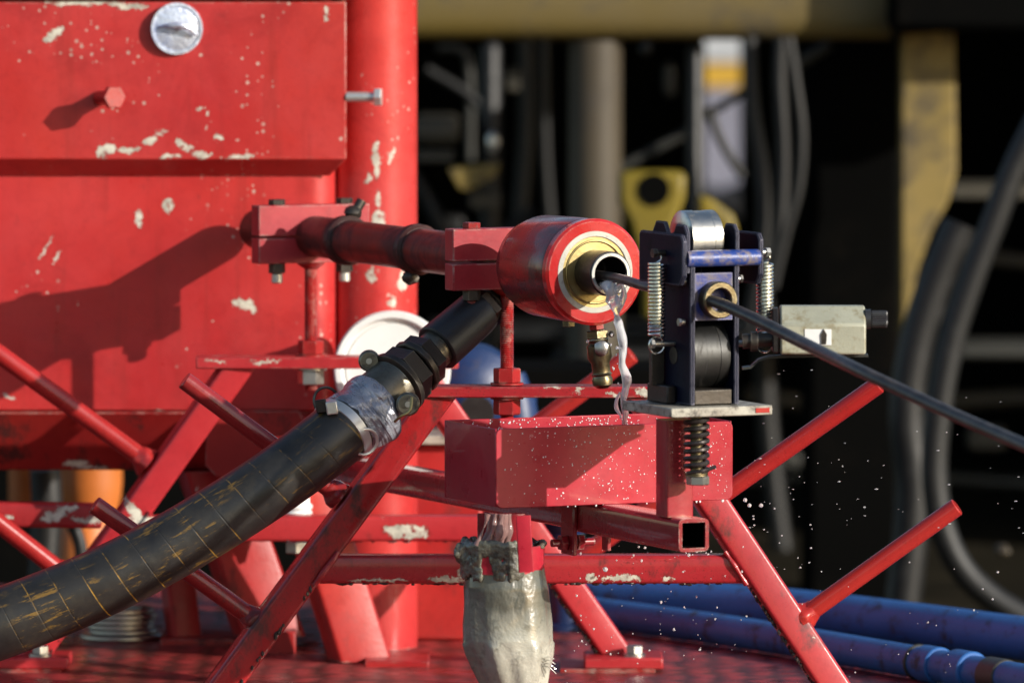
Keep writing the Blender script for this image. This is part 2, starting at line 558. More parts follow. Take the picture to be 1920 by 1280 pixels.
M['ringred'] = red_paint("ring_red", (0.475, 0.0136, 0.0162), rough=.25, edge=.3, grime=.04, orange=.1, wet=.5)
M['stud'] = red_paint("stud_red", (0.340, 0.0136, 0.0162), rough=.3, edge=.2, grime=.35, chip=.12, orange=.2)
M['steel'] = metal("bare_steel", (.55, .54, .50), .35, amt=.25)
M['bright'] = metal("bright_zinc", (.80, .79, .74), .3, met=.7, amt=.12)
M['chrome'] = metal("chrome_dial", (.72, .78, .90), .28, met=.55, amt=.55, sc_=26, dirt=(.10, .15, .32), bump=2.0)  # the bluish blotches paint mirrored sky into the colour
M['rollst'] = metal("roller_steel", (.07, .07, .068), .48, amt=.35, sc_=20, stretch=(6, 1, 1))
M['spring'] = metal("spring_steel", (.85, .85, .78), .2, amt=.15, sc_=60)
M['black'] = metal("blackened_steel", (.075, .065, .055), .42, met=.8, amt=.35, sc_=40, edgecol=(.20, .18, .15))
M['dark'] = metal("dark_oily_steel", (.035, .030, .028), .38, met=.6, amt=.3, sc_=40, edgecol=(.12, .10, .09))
M['cam'] = metal("cast_alloy", (.20, .18, .14), .36, met=.9, amt=.5, sc_=55, edgecol=(.4, .38, .3))
M['brass'] = metal("brass", (.48, .37, .16), .38, amt=.38, sc_=26, dirt=(.16, .12, .06))
M['brassold'] = metal("old_brass", (.20, .16, .09), .35, amt=.45, sc_=50, edgecol=(.5, .45, .3))
M['white'] = paint("white_plastic", (.90, .91, .89), .35, amt=.03, dirt=(.5, .5, .45))
M['blue'] = paint("worn_blue", (.012, .022, .15), .38, col2=(.020, .045, .24), amt=.7, dirt=(.13, .10, .09), sc_=34, edgecol=(.34, .32, .33), elo=.3)
M['navy'] = paint("navy_side", (.002, .004, .018), .6, spec=.15, amt=.3, dirt=(.012, .010, .010), sc_=20, edgecol=(.34, .33, .40), elo=.26)
M['bluebar'] = paint("chipped_blue", (.020, .055, .26), .35, amt=.75, dirt=(.20, .16, .14), sc_=40)
M['plate'] = paint("pale_worn_plate", (.42, .41, .34), .45, amt=.6, dirt=(.06, .05, .04), sc_=34, col2=(.25, .22, .18))
M['box'] = paint("counter_cream", (.42, .42, .32), .38, amt=.5, dirt=(.20, .16, .08), sc_=18, edgecol=(.10, .09, .05))
M['rubber'] = paint("black_rubber", (.020, .020, .021), .45, amt=.2, dirt=(.05, .045, .04), sc_=16)
M['knob'] = paint("knob_plastic", (.03, .03, .032), .38, amt=.1)
M['pipeblue'] = paint("blue_drill_pipe", (.016, .095, .30), .5, amt=.42, dirt=(.025, .025, .03), sc_=14, col2=(.022, .12, .37))
M['pumpblue'] = paint("pump_blue", (.006, .026, .10), .45, amt=.3, dirt=(.05, .035, .03), sc_=10)
M['yellow'] = paint("dirty_yellow", (.115, .078, .010), .6, amt=.55, dirt=(.055, .045, .03), sc_=3, col2=(.12, .09, .04))
M['yellowr'] = paint("faded_yellow_post", (.21, .145, .028), .6, amt=.75, dirt=(.075, .058, .032), sc_=7, col2=(.24, .17, .05))
M['tan'] = paint("tan_post", (.060, .046, .027), .6, amt=.5, dirt=(.05, .04, .03), sc_=4)
M['yblock'] = paint("yellow_block", (.20, .145, .008), .5, amt=.25, dirt=(.05, .04, .02), sc_=6)
M['shadow'] = paint("machinery_shade_black", (.0030, .0030, .0028), .9, amt=.3, dirt=(.006, .005, .004), sc_=2, spec=.03)  # near-black that puts shade into the colour behind the machine and in openings
M['greyrod'] = paint("grey_rod", (.035, .035, .030), .5, amt=.3)
M['hosebg'] = paint("grey_hose", (.007, .007, .0065), .55, amt=.4, dirt=(.02, .02, .02), sc_=6)
M['bghose2'] = paint("black_hose", (.006, .006, .006), .5, amt=.4)
M['orange'] = paint("orange_plastic", (.60, .17, .03), .5, amt=.08)
M['mud'] = paint("dark_oily_ground", (.016, .013, .007), .85, amt=.5, dirt=(.030, .023, .012), sc_=2, spec=.1)
M['farwhite'] = paint("far_white", (.5, .52, .54), .5, amt=.05)
M['faryel'] = paint("far_yellow", (.55, .33, .04), .5, amt=.05)
M['fargrey'] = paint("far_grey", (.26, .26, .32), .5, amt=.25, dirt=(.2, .2, .25), sc_=3)
M['beige'] = paint("beige_box", (.06, .053, .038), .6, amt=.4, dirt=(.05, .05, .04))

# hose: black rubber with ochre wrap lines (UV: u metres along, v around)
def hose_mat():
    m = NT("wrapped_black_hose")
    uv = m.n.new("ShaderNodeUVMap").outputs[0]
    sx = m.n.new("ShaderNodeSeparateXYZ")
    m.l.new(uv, sx.inputs[0])
    u, v = sx.outputs[0], sx.outputs[1]
    ph = m.math('FRACT', m.math('ADD', m.math('MULTIPLY', u, 23.0), m.math('MULTIPLY', v, -1.0)))
    line = m.ramp(m.math('ABSOLUTE', m.math('SUBTRACT', ph, 0.5)), 0.030, 0.014)
    line = m.math('MULTIPLY', line, m.ramp(m.noise(20, 5, .7), .46, .66))
    cx = m.n.new("ShaderNodeCombineXYZ")
    m.put(cx.inputs[0], m.math('MULTIPLY', u, 16.0)); m.put(cx.inputs[1], m.math('MULTIPLY', v, 26.0))
    long_ = m.noise(1.0, 6, .75, vec=cx.outputs[0])
    scuff = m.math('MULTIPLY', m.ramp(long_, .55, .62), m.ramp(m.noise(9, 4), .42, .54))
    base = m.mix(m.ramp(m.noise(11, 6, .65), .35, .7), (.010, .010, .010), (.030, .028, .024))
    base = m.mix(m.math('MULTIPLY', m.ramp(m.noise(28, 5, .7), .5, .75), .4), base, (.06, .05, .032))
    c = m.mix(m.math('MAXIMUM', m.math('MULTIPLY', line, .95), m.math('MULTIPLY', scuff, .42)), base, (.36, .20, .024))
    m.set("Base Color", c)
    m.set("Roughness", m.fmix(m.noise(30, 4), .28, .50))
    groove = m.ramp(m.math('ABSOLUTE', m.math('SUBTRACT', ph, 0.5)), 0.0, 0.04)
    m.set("Normal", m.bump(m.math('ADD', m.math('MULTIPLY', groove, .6), m.noise(70, 4)), .35, .0015))
    return m.m
M['hose'] = hose_mat()

def tape_mat():
    m = NT("grey_duct_tape")
    n = m.noise(30, 5, .6, dist=.8)
    cx = m.n.new("ShaderNodeCombineXYZ")
    m.put(cx.inputs[0], m.math('MULTIPLY', m.vec('DOT_PRODUCT', m.pos, (.80, .2, .56)), 85.0))
    m.put(cx.inputs[1], m.math('MULTIPLY', m.vec('DOT_PRODUCT', m.pos, (-.50, .2, .84)), 16.0))
    w = m.noise(1.0, 3, .5, vec=cx.outputs[0], dist=.6)
    m.set("Base Color", m.mix(m.ramp(n, .35, .65), (.20, .21, .25), (.42, .43, .48)))
    m.set("Metallic", .5)
    m.set("Roughness", m.fmix(n, .2, .34))
    m.set("Normal", m.bump(m.math('ADD', w, m.math('MULTIPLY', n, .5)), 1.0, .008))
    return m.m
M['tape'] = tape_mat()

def deck_mat():
    m = NT("wet_red_deck")
    w = m.n.new("ShaderNodeTexWave")
    w.wave_type = 'BANDS'; w.bands_direction = 'DIAGONAL'
    w.inputs["Scale"].default_value = 16
    w.inputs["Distortion"].default_value = 3
    w.inputs["Detail"].default_value = 2
    m.l.new(m.pos, w.inputs["Vector"])
    v = m.voro(38, m.vec('MULTIPLY', m.pos, (.55, 1, 1)), .35)
    pat = m.ramp(v.outputs["Distance"], .55, .2)
    n = m.noise(7, 5, .65)
    c = m.mix(pat, (.10, .022, .018), (.46, .05, .05))
    c = m.mix(m.math('MULTIPLY', m.ramp(n, .48, .68), .8), c, (.06, .022, .016))
    c = m.mix(m.math('MULTIPLY', m.ramp(m.noise(3, 4), .5, .7), .5), c, (.34, .03, .03))
    m.set("Base Color", c)
    m.set("Roughness", m.fmix(m.ramp(m.noise(5, 3), .4, .65), .22, .6))
    m.set("Normal", m.bump(m.math('ADD', m.math('MULTIPLY', pat, 1.0), m.math('MULTIPLY', m.noise(60, 3), .2)), .8, .004))
    return m.m
M['deck'] = deck_mat()

def bag_mat():
    m = NT("wet_filter_cloth")
    n = m.noise(9, 5, .65)
    # slime and painted-in shade darken the top and left, pale cloth elsewhere
    c = m.mix(m.ramp(n, .35, .65), (.58, .56, .47), (.40, .39, .32))
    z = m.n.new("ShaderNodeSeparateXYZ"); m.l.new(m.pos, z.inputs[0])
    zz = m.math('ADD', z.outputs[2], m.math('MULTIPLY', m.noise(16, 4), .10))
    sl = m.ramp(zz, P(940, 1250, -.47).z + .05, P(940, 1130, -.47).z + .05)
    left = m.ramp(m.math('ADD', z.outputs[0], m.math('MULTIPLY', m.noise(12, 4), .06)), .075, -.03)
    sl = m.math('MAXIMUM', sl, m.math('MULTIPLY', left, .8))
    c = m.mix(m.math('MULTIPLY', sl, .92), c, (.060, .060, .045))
    c = m.mix(m.math('MULTIPLY', m.ramp(m.noise(34, 5, .7), .56, .66), .5), c, (.05, .05, .035))
    m.set("Base Color", c)
    m.set("Roughness", m.fmix(m.noise(14, 3), .16, .45))
    m.set("Coat Weight", .8); m.set("Coat Roughness", .06)
    m.set("Normal", m.bump(m.math('ADD', m.noise(13, 4, .6, dist=.4, stretch=(1, 1, .8)), m.math('MULTIPLY', m.noise(48, 4, .6), .20)), .75, .010))
    return m.m
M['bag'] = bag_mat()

def slime_mat():
    m = NT("grey_slime")
    m.set("Base Color", m.mix(m.ramp(m.noise(40, 5, .7), .4, .65), (.035, .033, .024), (.16, .155, .11)))
    m.set("Roughness", .14); m.set("Coat Weight", .8)
    m.set("Normal", m.bump(m.noise(60, 5, .65), 1.0, .005))
    return m.m
M['slime'] = slime_mat()

def water_mat(name, milk, tint=(.95, .95, .97), rough=.03):
    m = NT(name)
    m.set("Base Color", tint)
    m.set("Roughness", rough)
    m.set("IOR", 1.33)
    m.set("Transmission Weight", 1.0 - milk)
    m.set("Normal", m.bump(m.noise(70, 4, .6, stretch=(1, 1, .4)), .8, .004))
    return m.m
M['water'] = water_mat("foamy_water", .42)
M['muddy'] = water_mat("muddy_water", .5, (.42, .26, .24), .06)
M['bead'] = water_mat("water_bead", .75, (1, 1, 1))
M['drop'] = water_mat("water_drop", .35, (1, 1, 1))

# ------------------------------------------------------------------ setting
G = -0.35
b = BM(); box(b, Vector((0, 60, G - .5)), (400, 200, 1.0))
tag(finish("ground", b, M['mud']), kind='structure')
# trailer deck carrying the machine
dk = [Vector((-2.5, -1.6, 0)), Vector((1.15, -1.6, 0)), Vector((1.15, .25, 0)), Vector((.62, .98, 0)), Vector((.18, 1.62, 0)), Vector((-.35, 2.1, 0)), Vector((-2.5, 2.1, 0))]
b = BM(); prism(b, [p + Vector((0, 0, -.06)) for p in dk], Vector((0, 0, .06)))
tag(finish("deck", b, M['deck'], .004), kind='structure')

# ------------------------------------------------------------------ tank
tk = Thing("red_tank", "large red steel tank with chipped paint and a bolted cover panel, filling the upper left", "tank", Vector((P(300, 900, 1.2).x, 1.2, 0)))
# lower body with inward sloping bottom
def slab(pxl, pxr, pyt, pyb, Y, depth, mat, name, bev=.004):
    bb = BM()
    a, c = P(pxl, pyt, Y), P(pxr, pyb, Y)
    box(bb, Vector(((a.x + c.x) / 2, Y + depth / 2, (a.z + c.z) / 2)), (c.x - a.x, depth, a.z - c.z))
    return tk.part(name, bb, mat, bev=bev)
bxl, bxr = P(-700, 0, .95).x, P(628, 0, .95).x
bzt, bzb = P(0, -300, .95).z, P(0, 771, .95).z
RC = .045
corner = [Vector((bxr - RC + RC * math.sin(t * math.pi / 24), .95 + RC - RC * math.cos(t * math.pi / 24), bzb)) for t in range(13)]
b = BM(); prism(b, [Vector((bxl, .95, bzb))] + corner + [Vector((bxr, 1.85, bzb)), Vector((bxl, 1.85, bzb))], Vector((0, 0, bzt - bzb)))
tk.part("tank_body", b, M['body'], bev=.004)
# skirt: slopes back and down
x0, x1 = P(-700, 0, .95).x, P(628, 0, .95).x
zt, zb = P(0, 771, .95).z - .001, P(0, 882, 1.02).z
b = BM()
pl = [Vector((x0, .951, zt)), Vector((x0, 1.85, zt)), Vector((x0, 1.80, zb)), Vector((x0, 1.03, zb))]
prism(b, pl, Vector((P(385, 0, 1).x + .0 - x0 + .18, 0, 0)))
tk.part("tank_skirt", b, M['skirt'], bev=.004)
# cover panel with chamfered underside and right side
pf, pb = .905, .951
def rectloop(l, r, t, bt, Y):
    return [P(l, t, Y), P(r, t, Y), P(r, bt, Y), P(l, bt, Y)]
b = BM()
xl, xr, ztop, zbt = P(-650, 0, pf).x, P(650, 0, pf).x, P(0, 3, pf).z, P(0, 298, pf).z
xr2, zbt2 = P(618, 0, pb).x, P(0, 331, pb).z
fr = [Vector((xl, pf, ztop)), Vector((xr, pf, ztop)), Vector((xr, pf, zbt)), Vector((xl, pf, zbt))]
bk = [Vector((xl, pb - .002, ztop)), Vector((xr2, pb - .002, ztop)), Vector((xr2, pb - .002, zbt2)), Vector((xl, pb - .002, zbt2))]
loft(b, [bk, fr])
cover = tk.part("cover_panel", b, M['panel'], bev=.0025)
b = BM()
a0 = P(0, -2, .88)
box(b, Vector(((xl + xr) / 2, .922, ztop + .12)), (xr - xl + .01, .054, .232))
tk.part("upper_panel", b, M['panel'], bev=.003, label="red panel above the cover panel, separated by a thin joint")
# pillar
b = BM()
pc = Vector((P(700, 0, 1.0).x, 1.03, 0))
R_ = S(82, 1.0)
lathe(b, Vector((pc.x, pc.y, .0)), ZZ, [(0, R_), (1.7, R_)], 64)
tk.part("tank_pillar", b, M['pillar'], label="round vertical red pillar at the right edge of the tank")
# bolts on the panel
def bolt(thing, p0, d, L, r, head_r, head_l, mat, name, hm=None, parent=None):
    bb = BM()
    cyl(bb, p0, p0 + d * L, r, 16)
    hexa(bb, p0 + d * L, p0 + d * (L + head_l), head_r)
    return thing.part(name, bb, mat, parent=parent)
bolt(tk, P(186, 184, pf), Vector((.42, -.9, .05)).normalized(), .055, .012, .0195, .012, M['stud'], "bolt", parent=cover)
bolt(tk, P(650, 182, .91), Vector((1, -.12, 0)).normalized(), .045, .0085, .0155, .012, M['bright'], "bolt", parent=cover)
b = BM()
bolt(tk, P(634, 8, .93), ZZ, .005, .008, .014, .01, M['black'], "bolt")
# round chromed dial
g = P(331, 54, pf)
b = BM(); dd = Vector((.12, -1, 0.0)).normalized()
lathe(b, g - dd * .004, dd, [(0, .040), (.010, .042), (.013, .0415), (.013, .037), (.010, .0365), (.012, .030), (.013, .015), (.0135, .003)], 48)
dial = tk.part("dial", b, M['chrome'], label="round chromed dial")
b = BM(); path(b, [g + dd * .012 + Vector((-.030, 0, .003)), g + dd * .022 + Vector((-.01, 0, .006)), g + dd * .022 + Vector((.012, 0, .004)), g + dd * .012 + Vector((.032, 0, -.010))], [.002, .005, .005, .003], 10)
blob(b, g + dd * .016 + Vector((0, 0, .005)), .009, (1, .6, .8))
tk.part("dial_handle", b, M['chrome'], parent=dial)
# weld / shelf low on the tank right side
b = BM(); a, c = P(690, 832, 1.12), P(905, 1205, 1.12)
box(b, Vector(((a.x + c.x) / 2, 1.22, (a.z + .0) / 2)), (c.x - a.x, .2, a.z))
tk.part("plinth", b, M['stand'], bev=.006)
b = BM(); box(b, Vector(((a.x + c.x) / 2, 1.21, a.z + .008)), (c.x - a.x + .02, .23, .014))
tk.part("plinth_cap", b, M['plate'], bev=.002)

# ------------------------------------------------------------------ tank stand legs
st = Thing("tank_stand", "red welded tank stand with slanted box legs bolted to the deck under the tank", "stand", Vector((P(560, 1240, .75).x, .9, 0)))
def slant(pt, pb_, w, d, Y, mat, name, th=st):
    bb = BM()
    sqtube(bb, P(*pt, Y), P(*pb_, Y), w, d, Vector((-.35, 1, 0)).normalized(), c=.008, cut=abs(pt[0] - pb_[0]) < abs(pt[1] - pb_[1]))
    return th.part(name, bb, mat)
slant((545, 820), (675, 1236), .085, .07, .80, M['stand'], "leg")
slant((395, 880), (505, 1190), .10, .07, 1.05, M['stand'], "leg")
slant((330, 1060), (345, 1195), .05, .05, 1.12, M['stand'], "leg")
slant((470, 770), (620, 850), .09, .10, 1.0, M['stand'], "cross_brace")
# gusset with a torn cut edge
b = BM()
prism(b, [P(388, 770, .93), P(560, 770, .93), P(640, 905, .93), P(585, 1010, .93), P(545, 925, .93), P(470, 930, .93), P(430, 905, .93), P(402, 890, .93), P(385, 872, .93)], Vector((0, .012, 0)))
st.part("gusset", b, M['skirt'], bev=.001)
b = BM(); box(b, P(657, 1262, .72) + Vector((0, .08, 0.0)), (S(335, .72), .20, S(26, .72)))
st.part("foot_plate", b, M['stand'], bev=.002)
b = BM(); box(b, P(745, 1238, .78), (S(120, .78), .14, S(16, .78))); st.part("foot_plate", b, M['stand'], bev=.002)
b = BM(); box(b, P(400, 1208, 1.08) + Vector((0, .05, 0)), (S(200, 1.0), .16, S(30, 1.0)))
st.part("foot_plate", b, M['skirt'], bev=.002)
b = BM(); box(b, P(525, 1205, .95), (S(60, .95), .05, S(50, .95))); st.part("lug", b, M['stand'], bev=.002)
# cross rail left
b = BM(); sqtube(b, P(-200, 960, .82), P(190, 966, .82), S(46, .8), .045, c=.006)
st.part("side_rail", b, M['bar'])
# white bushing with nut between stand and frame crossbar
wb = Thing("white_bushing", "white ribbed bushing behind the black hose, sitting on the rear red crossbar", "bushing", P(560, 966, .76))
b = BM()
c0 = P(558, 965, .76)
lathe(b, c0, ZZ, [(0, .021), (.004, .024), (.008, .021), (.012, .024), (.016, .024), (.019, .020), (.030, .019), (.034, .022), (.055, .019), (.06, .014)], 24)
wb.part("bushing", b, M['white'])
b = BM(); hexa(b, P(556, 1036, .76), P(556, 1014, .76), .019); wb.part("nut", b, M['steel'])

# coil of steel rings
rs = Thing("steel_ring_stack", "stack of shiny grey steel rings on the deck beneath the black hose", "rings", Vector((P(232, 1215, 1.15).x, 1.15, 0)))
for k in range(6):
    b = BM(); ring(b, Vector((P(228 + 3 * math.sin(k * 2), 1215, 1.15).x, 1.15, .002 + k * .0085)), ZZ, .056 + (.012 if k == 0 else 0), .035, .0072, 48, .0015)
    rs.part("ring", b, M['steel'])

# ------------------------------------------------------------------ frames
def remesh(o, vs):
    m_ = o.modifiers.new("merge", 'REMESH')
    m_.mode = 'VOXEL'
    m_.voxel_size = vs
    m_.use_smooth_shade = True
    return o

def weld(bm, p, r, n=5, seed=0):
    rnd = random.Random(seed)
    for _ in range(n):
        blob(bm, p + Vector((rnd.uniform(-1, 1), rnd.uniform(-.7, .3), rnd.uniform(-1, 1))) * r * .7, r * rnd.uniform(.45, .7), sub=2, nz=.4, fr=90)

def a_frame(label, Y, L, Rr, top, cross, rods, feet, mats, tube=.045):
    base = Vector(((P(L[2], L[3], Y).x + P(Rr[2], Rr[3], Y).x) / 2, Y, 0))
    f = Thing("rack_frame", label, "frame", base, group="trestle frames carrying the swivel pipe")
    def down(l):
        a, c = P(l[0], l[1], Y), P(l[2], l[3], Y)
        t = (a.z - .012) / (a.z - c.z)
        return a, a + (c - a) * t
    ends = []
    for l, mt in ((L, mats[0]), (Rr, mats[1])):
        a, c = down(l)
        b = BM(); sqtube(b, a, c, tube, tube, Vector((-.24, 1, 0)).normalized(), c=.006, cut=True)
        f.part("leg", b, mt)
        ends.append(c)
    (cl, cr, cy0, cy1) = cross
    b = BM(); sqtube(b, P(cl, (cy0 + cy1) / 2, Y + .001), P(cr, (cy0 + cy1) / 2, Y + .001), S(cy1 - cy0, Y), tube - .004, c=.006)
    f.part("crossbar", b, mats[1])
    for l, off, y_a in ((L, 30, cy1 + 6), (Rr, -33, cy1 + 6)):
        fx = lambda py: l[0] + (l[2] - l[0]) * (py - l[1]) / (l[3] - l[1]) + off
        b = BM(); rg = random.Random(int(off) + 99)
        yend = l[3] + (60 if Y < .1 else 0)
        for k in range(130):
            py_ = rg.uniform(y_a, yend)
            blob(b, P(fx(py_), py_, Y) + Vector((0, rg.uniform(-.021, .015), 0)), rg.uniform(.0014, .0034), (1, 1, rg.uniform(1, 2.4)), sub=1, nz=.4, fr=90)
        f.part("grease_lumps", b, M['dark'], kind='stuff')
    for l, off in ((L, 33), (Rr, -36)):
        ex = lambda py: l[0] + (l[2] - l[0]) * (py - l[1]) / (l[3] - l[1]) + off
        Yw = Y - tube / 2 + .002
        b = BM()
        path(b, [P(ex(cy0 - 4), cy0 - 4, Yw), P(ex((cy0 + cy1) / 2) + 1, (cy0 + cy1) / 2, Yw - .002), P(ex(cy1 + 4), cy1 + 4, Yw)], .0042, 14, wob=.55, smooth=10)
        f.part("weld_seam", b, mats[1])
    b = BM(); rg = random.Random(int(Y * 10) + 3)
    for k in range(150 if Y < .1 else 60):
        xx = rg.uniform(cl + 25, cr - 25)
        blob(b, P(xx, cy1 + rg.uniform(-1, 1.5), Y) + Vector((0, rg.uniform(-.019, .019), 0)), rg.uniform(.0014, .0032), (rg.uniform(1, 3), 1, .8), sub=1, nz=.4, fr=90)
    f.part("grease_lumps", b, M['dark'], kind='stuff')
    (tl, tr, ty0, ty1) = top
    b = BM(); box(b, (P(tl, (ty0 + ty1) / 2, Y) + P(tr, (ty0 + ty1) / 2, Y)) / 2, (S(tr - tl, Y), .062, S(ty1 - ty0, Y)))
    f.part("top_bar", b, mats[1], bev=.002)
    for i, (ax, ay, bx, by, mt) in enumerate(rods):
        p0, p1 = P(ax, ay, Y - .035), P(bx, by, Y)
        b = BM(); cyl(b, p0, p1, S(17.5, Y), 32, bev=.0015)
        r = f.part("rod", b, mt)
        dr = (p0 - p1).normalized(); rr0 = S(17.5, Y)
        b = BM(); path(b, [p1 - dr * .006, p1 + dr * .004, p1 + dr * .012, p1 + dr * .019], [rr0 * 1.55, rr0 * 1.42, rr0 * 1.18, rr0 * 1.0], 28, wob=.28, smooth=4)
        f.part("weld_bead", b, mt, parent=r)
    for c in ends:
        if feet:
            b = BM(); box(b, Vector((c.x + .005, Y - .015, .014)), (.125, .12, .018))
            fp = f.part("foot_plate", b, mats[1], bev=.003)
            b = BM(); box(b, Vector((c.x - .02, Y + .0, .0025)), (.15, .15, .005)); f.part("pad", b, M['skirt'])
            b = BM(); cyl(b, Vector((c.x + .022, Y - .045, .023)), Vector((c.x + .022, Y - .045, .027)), .018, 20)
            hexa(b, Vector((c.x + .022, Y - .045, .027)), Vector((c.x + .022, Y - .045, .040)), .014)
            f.part("bolt", b, M['steel'], parent=fp)
        else:
            b = BM(); box(b, Vector((c.x, Y, .012)), (.12, .12, .018)); f.part("foot_plate", b, mats[1], bev=.003)
    return f
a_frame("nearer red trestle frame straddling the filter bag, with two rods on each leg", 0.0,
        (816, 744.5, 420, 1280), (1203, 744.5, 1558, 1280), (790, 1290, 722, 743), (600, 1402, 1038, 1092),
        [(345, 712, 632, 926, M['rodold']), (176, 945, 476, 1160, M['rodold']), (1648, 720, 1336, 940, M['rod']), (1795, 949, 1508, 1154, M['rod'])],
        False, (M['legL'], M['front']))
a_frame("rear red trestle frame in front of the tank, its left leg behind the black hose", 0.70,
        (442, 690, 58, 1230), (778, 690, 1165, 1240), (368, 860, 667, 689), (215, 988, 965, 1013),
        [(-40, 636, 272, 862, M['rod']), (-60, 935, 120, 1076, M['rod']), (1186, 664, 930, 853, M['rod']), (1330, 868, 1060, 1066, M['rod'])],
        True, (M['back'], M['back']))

# ------------------------------------------------------------------ swivel pipe on the machine axis
tip = P(1115, 510, -.29)
O = tip - U * .317                       # axis point over the near frame (Y about 0)
PZ = tip.z
def Mx(x, y, z=0.0):                      # machine coordinates to world
    return O + V * x - U * y + ZZ * z
sw = Thing("swivel_pipe", "rusty red pipe ending in a fat red gland with a brass face", "pipe", Vector((O.x, O.y, PZ)), A)
b = BM(); lathe(b, Mx(0, .99), U, [(0, .030), (.002, .032), (.90, .0335), (.93, .0335)], 40)
sw.part("pipe", b, M['pipe'])
for yy, s_ in ((.62, 1), (.34, -1)):
    b = BM(); lathe(b, Mx(0, yy + .014), U, [(0, .034), (.003, .0385), (.010, .0395), (.018, .037), (.024, .039), (.028, .034)], 40)
    c_ = sw.part("collar", b, M['collar'])
    b = BM()
    blob(b, Mx(.012 * s_, yy, .043 * s_), .014, (1, .9, .9), nz=.3)
    if s_ > 0: cyl(b, Mx(.012, yy, .040), Mx(.026, yy, .062), .008, 12)
    sw.part("lug", b, M['black'], parent=c_)
b = BM()
pr = [(0, .050), (.010, .062), (.020, .070), (.045, .0755), (.14, .0775), (.196, .0775), (.200, .0765)]
lathe(b, Mx(0, -.098), U, pr, 64)
gl = sw.part("gland_body", b, M['gland'])
b = BM(); ring(b, Mx(0, -.299), U, .0785, .0555, .020, 72, .004)
sw.part("face_ring", b, M['ringred'])
b = BM(); ring(b, Mx(0, -.300), U, .0608, .052, .0195, 72, .001)
sw.part("seal_ring", b, M['sealring'])
b = BM(); ring(b, Mx(0, -.296), U, .0555, .028, .0215, 72, .003)
torus(b, Mx(0, -.3178), U, .046, .0018, 64, 8)
sw.part("brass_bush", b, M['brass'])
b = BM(); ring(b, Mx(0, -.28), U, .033, .026, .092, 56, .001)
sw.part("inner_tube", b, M['dark'])
b = BM(); ring(b, Mx(0, -.372), U, .0312, .0255, .0025, 56, .0008)
sw.part("tube_lip", b, M['steel'])
b = BM(); lathe(b, Mx(0, -.30), U, [(0, .02), (.001, .0262)], 32); sw.part("tube_bore", b, M['dark'])
b = BM(); hexa(b, Mx(.002, -.22, -.072), Mx(.002, -.22, -.086), .010); sw.part("grub_screw", b, M['brassold'])
# drain cock hanging from the gland
p0, p1 = P(1117, 600, -.27), P(1131, 728, -.27)
dd = (p1 - p0).normalized()
L = (p1 - p0).length
b = BM(); hexa(b, p0 - dd * .012, p0 + dd * .014, .012); dv = sw.part("drain_nipple", b, M['stud'])
b = BM(); hexa(b, p0 + dd * .015, p0 + dd * .027, .0175)
lathe(b, p0 + dd * .026, dd, [(0, .014), (.003, .0155), (.008, .014), (.012, .0175), (.030, .018), (.038, .0135), (.052, .0135), (.054, .0155), (.057, .0135), (.062, .0155), (.070, .0145), (.075, .008)], 24)
dc = sw.part("drain_cock", b, M['brassold'])
b = BM(); q = p0 + dd * .041 + Vector((.004, -.018, 0)); blob(b, q, .011, (1, .35, 1.1), nz=.15)
sw.part("cock_shield", b, M['steel'], parent=dc)
b = BM(); blob(b, p0 + dd * .020 + Vector((.021, -.01, 0)), .005); sw.part("cock_pin", b, M['black'], parent=dc)

# clamps with jack studs
def pipe_clamp(label, y, zbar, nutm, lowm):
    t = Thing("pipe_clamp", label, "clamp", Vector((Mx(0, y).x, Mx(0, y).y, PZ)), A, group="split block clamps on the swivel pipe")
    w, d = .190, .032
    for nm, z0, z1 in (("upper_block", .002, .050), ("lower_block", -.042, -.002)):
        b = BM(); box(b, Vector((0, 0, (z0 + z1) / 2)), (w, d, z1 - z0)); t.part(nm, b, M['clamp'], world=False, bev=.0015)
    for sx in (-1, 1):
        b = BM(); hexa(b, Vector((sx * .058, 0, .050)), Vector((sx * .058, 0, .059)), .0135, phase=.3)
        t.part("bolt_head", b, M['black'] if y > .3 else M['stud'], world=False)
        b = BM(); hexa(b, Vector((sx * .058, 0, -.058)), Vector((sx * .058, 0, -.042)), .0135, phase=.3)
        nt = t.part("nut", b, M['black'], world=False)
        b = BM(); cyl(b, Vector((sx * .058, 0, -.074)), Vector((sx * .058, 0, -.058)), .009, 14, bev=.002)
        t.part("bolt_end", b, nutm, parent=nt, world=False)
    zb_ = zbar - PZ
    b = BM(); thread(b, Vector((0, 0, zb_ - .045)), Vector((0, 0, -.043)), .0105)
    j = t.part("jack_stud", b, M['stud'], world=False)
    b = BM(); lathe(b, Vector((0, 0, -.052)), ZZ, [(0, .011), (.006, .020), (.010, .023)], 24)
    t.part("stud_collar", b, M['stud'], parent=j, world=False)
    b = BM(); cyl(b, Vector((0, 0, zb_ + .0092)), Vector((0, 0, zb_ + .012)), .025, 24); hexa(b, Vector((0, 0, zb_ + .012)), Vector((0, 0, zb_ + .034)), .0205)
    t.part("jack_nut", b, M['stud'], parent=j, world=False)
    b = BM(); cyl(b, Vector((0, 0, zb_ - .0125)), Vector((0, 0, zb_ - .0095)), .025, 24); hexa(b, Vector((0, 0, zb_ - .036)), Vector((0, 0, zb_ - .0125)), .0205)
    t.part("jack_nut", b, lowm, parent=j, world=False)
pipe_clamp("red split clamp gripping the rear of the rusty pipe, in front of the tank", .7 / math.cos(A), P(600, 678, .7).z, M['bright'], M['steel'])
pipe_clamp("red split clamp half hidden behind the fat red gland", .0, P(960, 732, 0).z, M['stud'], M['stud'])

